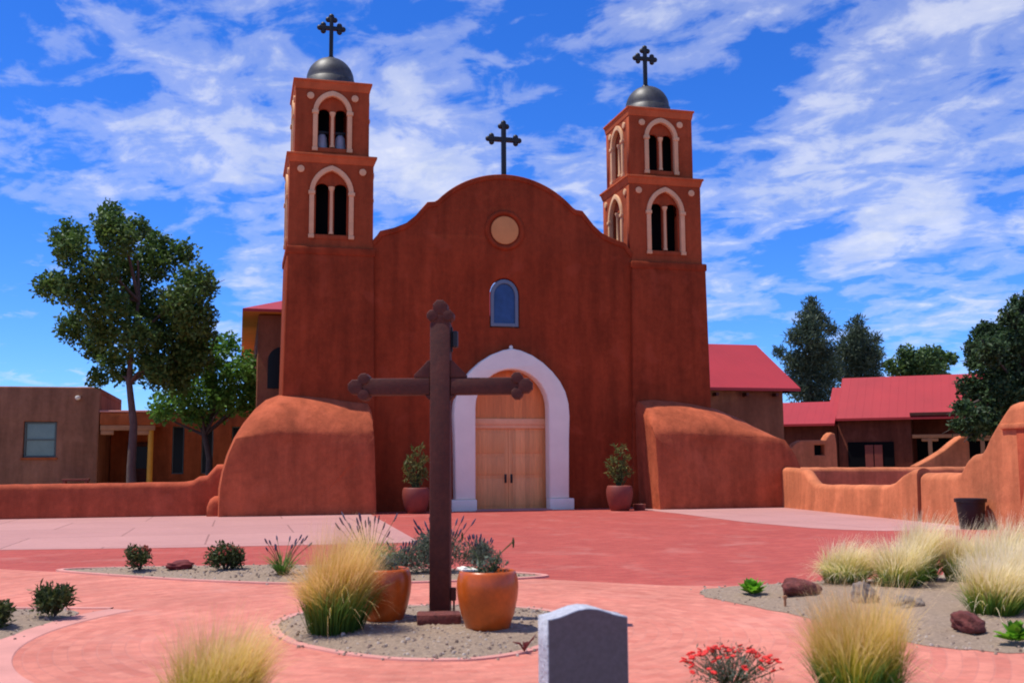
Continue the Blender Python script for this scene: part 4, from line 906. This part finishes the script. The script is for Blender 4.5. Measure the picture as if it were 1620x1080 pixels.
# red flowers in the foreground
def red_flowers(label, loc, r, h, n, seed):
    t = thing('red_flower_bush', label, 'flower bush', loc, 0, 'red flowers in the front bed')
    v, f = leaves([(0, 0, h*.45, r*.55), (r*.45, 0, h*.4, r*.45), (-r*.45, .0, h*.4, r*.45), (0, -r*.4, h*.4, r*.45), (0, r*.4, h*.4, r*.45)], 9000, .035, .25, seed, up=.9); raw('foliage', v, f, 'leaf_grey', t)
    rnd = random.Random(seed); bm = bmesh.new(); tops = []
    for i in range(n):
        a = rnd.uniform(0, 6.28); q = r*math.sqrt(rnd.random()); z = h*(.50+.50*math.sqrt(max(0, 1-(q/r)**2)))*rnd.uniform(.86, 1.06); p = Vector((q*math.cos(a), q*math.sin(a), z))
        tube(bm, [p*.15, Vector((p.x*.7, p.y*.7, z*.7)), p], [.003, .002, .002], 4); tops.append(p)
    obj('stems', bm, 'leaf_olive', t)
    me = None
    for p in tops:
        if me is None:
            bm = bmesh.new()
            for k in range(6):
                a = k*math.pi/3; b = bmesh.new(); bmesh.ops.create_icosphere(b, subdivisions=1, radius=.010); xform(b, Matrix.Rotation(a, 4, 'Z') @ Matrix.Translation((.009, 0, .002)) @ Matrix.Diagonal((1.2, .8, .6, 1))); join(bm, b)
            o = obj('blossom', bm, 'red', t); me = o.data
        else:
            o = bpy.data.objects.new('blossom', me); C.objects.link(o); o.parent = t
        s = rnd.uniform(.8, 1.3); o.location = p; o.scale = (s, s, s); o.rotation_euler = (rnd.uniform(-.5, .5), rnd.uniform(-.5, .5), rnd.uniform(0, 6))
    return t
red_flowers('bush of small red blossoms in the foreground between headstone and golden grass', (-5.24, -26.45, .03), .34, .25, 80, 8)
red_flowers('few small red blossoms at the bottom edge left of the headstone', (-7.38, -26.75, .02), .12, .10, 12, 9)

# ------------------------------------------------------------------ wooden cross
wc = thing('wooden_cross', 'tall weathered dark red timber cross standing in the round gravel bed', 'cross', (-6.57, -23.12, 0), R(-17))
bm = bmesh.new(); box(bm, -.0965, .0965, -.085, .085, -.1, 2.86, .012)
obj('post', bm, 'wood', wc, smooth=30)
def trefoil(bm, ex, ez, dx, dz, s):
    # three small carved lobes round the end of a beam
    for ox, oz, r in ((dx*.015, dz*.015, .075), (-dx*.065+dz*.075, -dz*.065+dx*.075, .058), (-dx*.065-dz*.075, -dz*.065-dx*.075, .058)):
        b = plate([(ex+ox+r*s*math.cos(2*math.pi*i/8+.39), ez+oz+r*s*math.sin(2*math.pi*i/8+.39)) for i in range(8)], [], -.094, .094, .010); join(bm, b)
bm = bmesh.new(); trefoil(bm, 0, 2.99, 0, 1, 1.0); box(bm, -.09, .09, -.085, .085, 2.85, 2.97, .01); obj('top_finial', bm, 'wood', wc, smooth=30)
bm = bmesh.new(); box(bm, -.80, -.099, -.078, .078, 2.165, 2.325, .012); box(bm, .099, .80, -.078, .078, 2.165, 2.325, .012); obj('crossbeam', bm, 'wood', wc, smooth=30)
for s in (-1, 1):
    bm = bmesh.new(); trefoil(bm, s*.80, 2.245, s, 0, 1.0); obj('arm_finial', bm, 'wood', wc, smooth=30)
for s in (-1, 1):
    for q in (1, -1):
        tri = [(s*.097, 2.245+q*.083), (s*.097, 2.245+q*.25), (s*.115, 2.245+q*.25), (s*.25, 2.245+q*.11), (s*.25, 2.245+q*.083)]
        if q < 0: tri = [(s*.097, 2.245+q*.083), (s*.097, 2.245+q*.13), (s*.105, 2.245+q*.13), (s*.14, 2.245+q*.095), (s*.14, 2.245+q*.083)]
        bm = plate(tri, [], -.07, .07, .006); obj('brace', bm, 'wood', wc, smooth=30)
bm = bmesh.new(); box(bm, .112, .165, -.045, .045, 2.62, 2.78, .012); box(bm, .097, .113, -.02, .02, 2.58, 2.82, .003); obj('floodlight', bm, 'iron', wc)
bm = bmesh.new(); box(bm, .099, .15, -.06, .0, .24, .36, .008); tube(bm, [(.13, -.03, .24), (.13, -.03, .0)], .01, 6); obj('outlet_box', bm, 'wood', wc)

# ------------------------------------------------------------------ glazed pots and the rest
def pot_profile(R_, H): return [(0, .0), (R_*.62, 0), (R_*.70, .02), (R_*.86, H*.28), (R_*.97, H*.55), (R_, H*.72), (R_*.98, H*.86), (R_*.93, H*.95), (R_*.90, H*.99), (R_*.86, H), (R_*.80, H*.985), (R_*.78, H*.92), (R_*.78, H*.84)]
def potted(label, loc, R_, H, mat, plant_blobs, leaf, seed, k, size, spikes=0, group=None, aspect=.35, name='potted_plant', up=.5):
    t = thing(name, label, 'potted plant', loc, 0, group)
    bm = bmesh.new(); lathe(bm, pot_profile(R_, H), 40); obj('pot', bm, mat, t, smooth=50)
    bm = bmesh.new(); lathe(bm, [(R_*.79, H*.86), (R_*.4, H*.89), (0, H*.90)], 24); obj('soil', bm, 'soil', t, smooth=60)
    v, f = leaves(plant_blobs, k, size, aspect, seed, up=up); raw('foliage', v, f, leaf, t)
    bm = bmesh.new(); rnd = random.Random(seed)
    for (x, y, z, r) in plant_blobs:
        for q in range(3): tube(bm, [(x*.15, y*.15, H*.86), (x*.6+rnd.uniform(-.04, .04), y*.6, (H+z)/2), (x+rnd.uniform(-r, r)*.5, y+rnd.uniform(-r, r)*.5, z+r*.5)], [.010, .007, .003], 5)
    if spikes:
        for i in range(spikes):
            a = rnd.uniform(0, 6.28); q = R_*rnd.uniform(.2, 1.1); p = Vector((q*math.cos(a), q*math.sin(a), H+rnd.uniform(.12, .3)))
            tube(bm, [(0, 0, H*.88), (p.x*.5, p.y*.5, H+.15), p], [.005, .004, .003], 5); tube(bm, [p-Vector((0, 0, .05)), p, p+Vector((0, 0, .03))], [.006, .012, .003], 5)
    obj('stems', bm, 'leaf_olive', t, smooth=60)
    return t
GP = 'orange glazed pots at the wooden cross'
potted('round orange glazed pot partly behind the drooping grass, left of the cross', (-7.09, -23.0, .04), .262, .50, 'glaze', [(0, 0, .53, .12), (.08, .02, .50, .10)], 'leaf_grey', 1, 9000, .06, 0, GP)
potted('round orange glazed pot with a green plant, right of the wooden cross', (-6.27, -23.78, .05), .275, .52, 'glaze', [(.02, .05, .54, .09), (.11, .05, .56, .08), (-.07, .05, .51, .08), (.10, .08, .62, .06)], 'leaf_grey', 2, 9000, .05, 3, GP)
bm = bmesh.new(); box(bm, -.085, .085, -.05, .05, 0, .022, .006); box(bm, -.06, -.02, -.03, .03, .02, .035, .004); o = obj('white_tile', bm, 'white'); o.location = (-6.44, -23.72, .565); o.rotation_euler = (R(8), R(4), R(20)); tag(o, 'small white tile lying on the rim of the right orange pot', 'tile')
DP = [(0, 0, .98, .18), (.18, .05, 1.22, .17), (-.2, .0, 1.16, .18), (.06, -.06, 1.42, .17), (-.16, .05, 1.56, .16), (.24, 0, 1.60, .15), (.04, .02, 1.80, .12), (.30, .0, 1.14, .12), (-.32, .0, 1.36, .12), (-.1, 0, 1.95, .07), (.16, 0, 1.98, .06)]
GD = 'potted shrubs flanking the church door'
potted('dark clay pot with a yellow green shrub left of the church door, behind the cross', (-3.2, -1.25, 0), .42, .78, 'clay', DP, 'leaf_shrub', 3, 2300, .15, 0, GD, .26)
potted('dark clay pot with a yellow green shrub right of the church door', (3.12, -1.9, 0), .42, .78, 'clay', [(x*1.05, y, z, r) for x, y, z, r in DP], 'leaf_shrub', 9, 2300, .15, 0, GD, .26)
bm = bmesh.new(); lathe(bm, [(0, .01), (.16, 0), (.19, .05), (.2, .16), (.21, .18), (.19, .19), (.17, .16), (0, .14)], 20); o = obj('clay_bowl', bm, 'clay', smooth=50); o.location = (3.85, -1.7, 0); tag(o, 'small clay bowl beside the pot right of the church door', 'bowl')

t = thing('planter_tub', 'black plastic tub standing against the gate wall at the right', 'tub', (7.20, -13.0, .008))
bm = bmesh.new(); lathe(bm, [(0, .0), (.235, 0), (.245, .015), (.30, .56), (.30, .58), (.335, .585), (.34, .66), (.325, .665), (.305, .66), (.29, .60), (.25, .12), (0, .1)], 36); obj('body', bm, 'blackplastic', t, smooth=40)
for s in (-1, 1):
    bm = bmesh.new(); tube(bm, [(s*.33, -.07, .60), (s*.37, -.05, .60), (s*.37, .05, .60), (s*.33, .07, .60)], .015, 6); obj('handle', bm, 'blackplastic', t, smooth=40)

hs2 = thing('headstone', 'small dark polished headstone with rough pale sides and a curved top in the foreground', 'headstone', (-6.37, -26.75, 0))
top = [(-.255, .585), (-.22, .590), (-.17, .600), (-.12, .618), (-.06, .636), (0, .642), (.06, .636), (.12, .618), (.17, .600), (.22, .588), (.255, .582)]
b = plate([(-.255, -.1)]+top+[(.255, -.1)], [], -.105, .105, .004); bmesh.ops.triangulate(b, faces=[f for f in b.faces if len(f.verts) > 4]); bmesh.ops.subdivide_edges(b, edges=[e for e in b.edges if e.calc_length() > .05], cuts=3, use_grid_fill=True)
rnd = random.Random(2)
for v in b.verts:
    if abs(v.co.y) < .10 and abs(v.co.x) > .24: v.co.x += rnd.uniform(-.012, .008)
obj('slab', b, 'granite', hs2)
obj('face', plate([(-.249, -.1)]+[(x*.976, z-.006) for x, z in top]+[(.249, -.1)], [], -.111, -.1), 'polished', hs2)
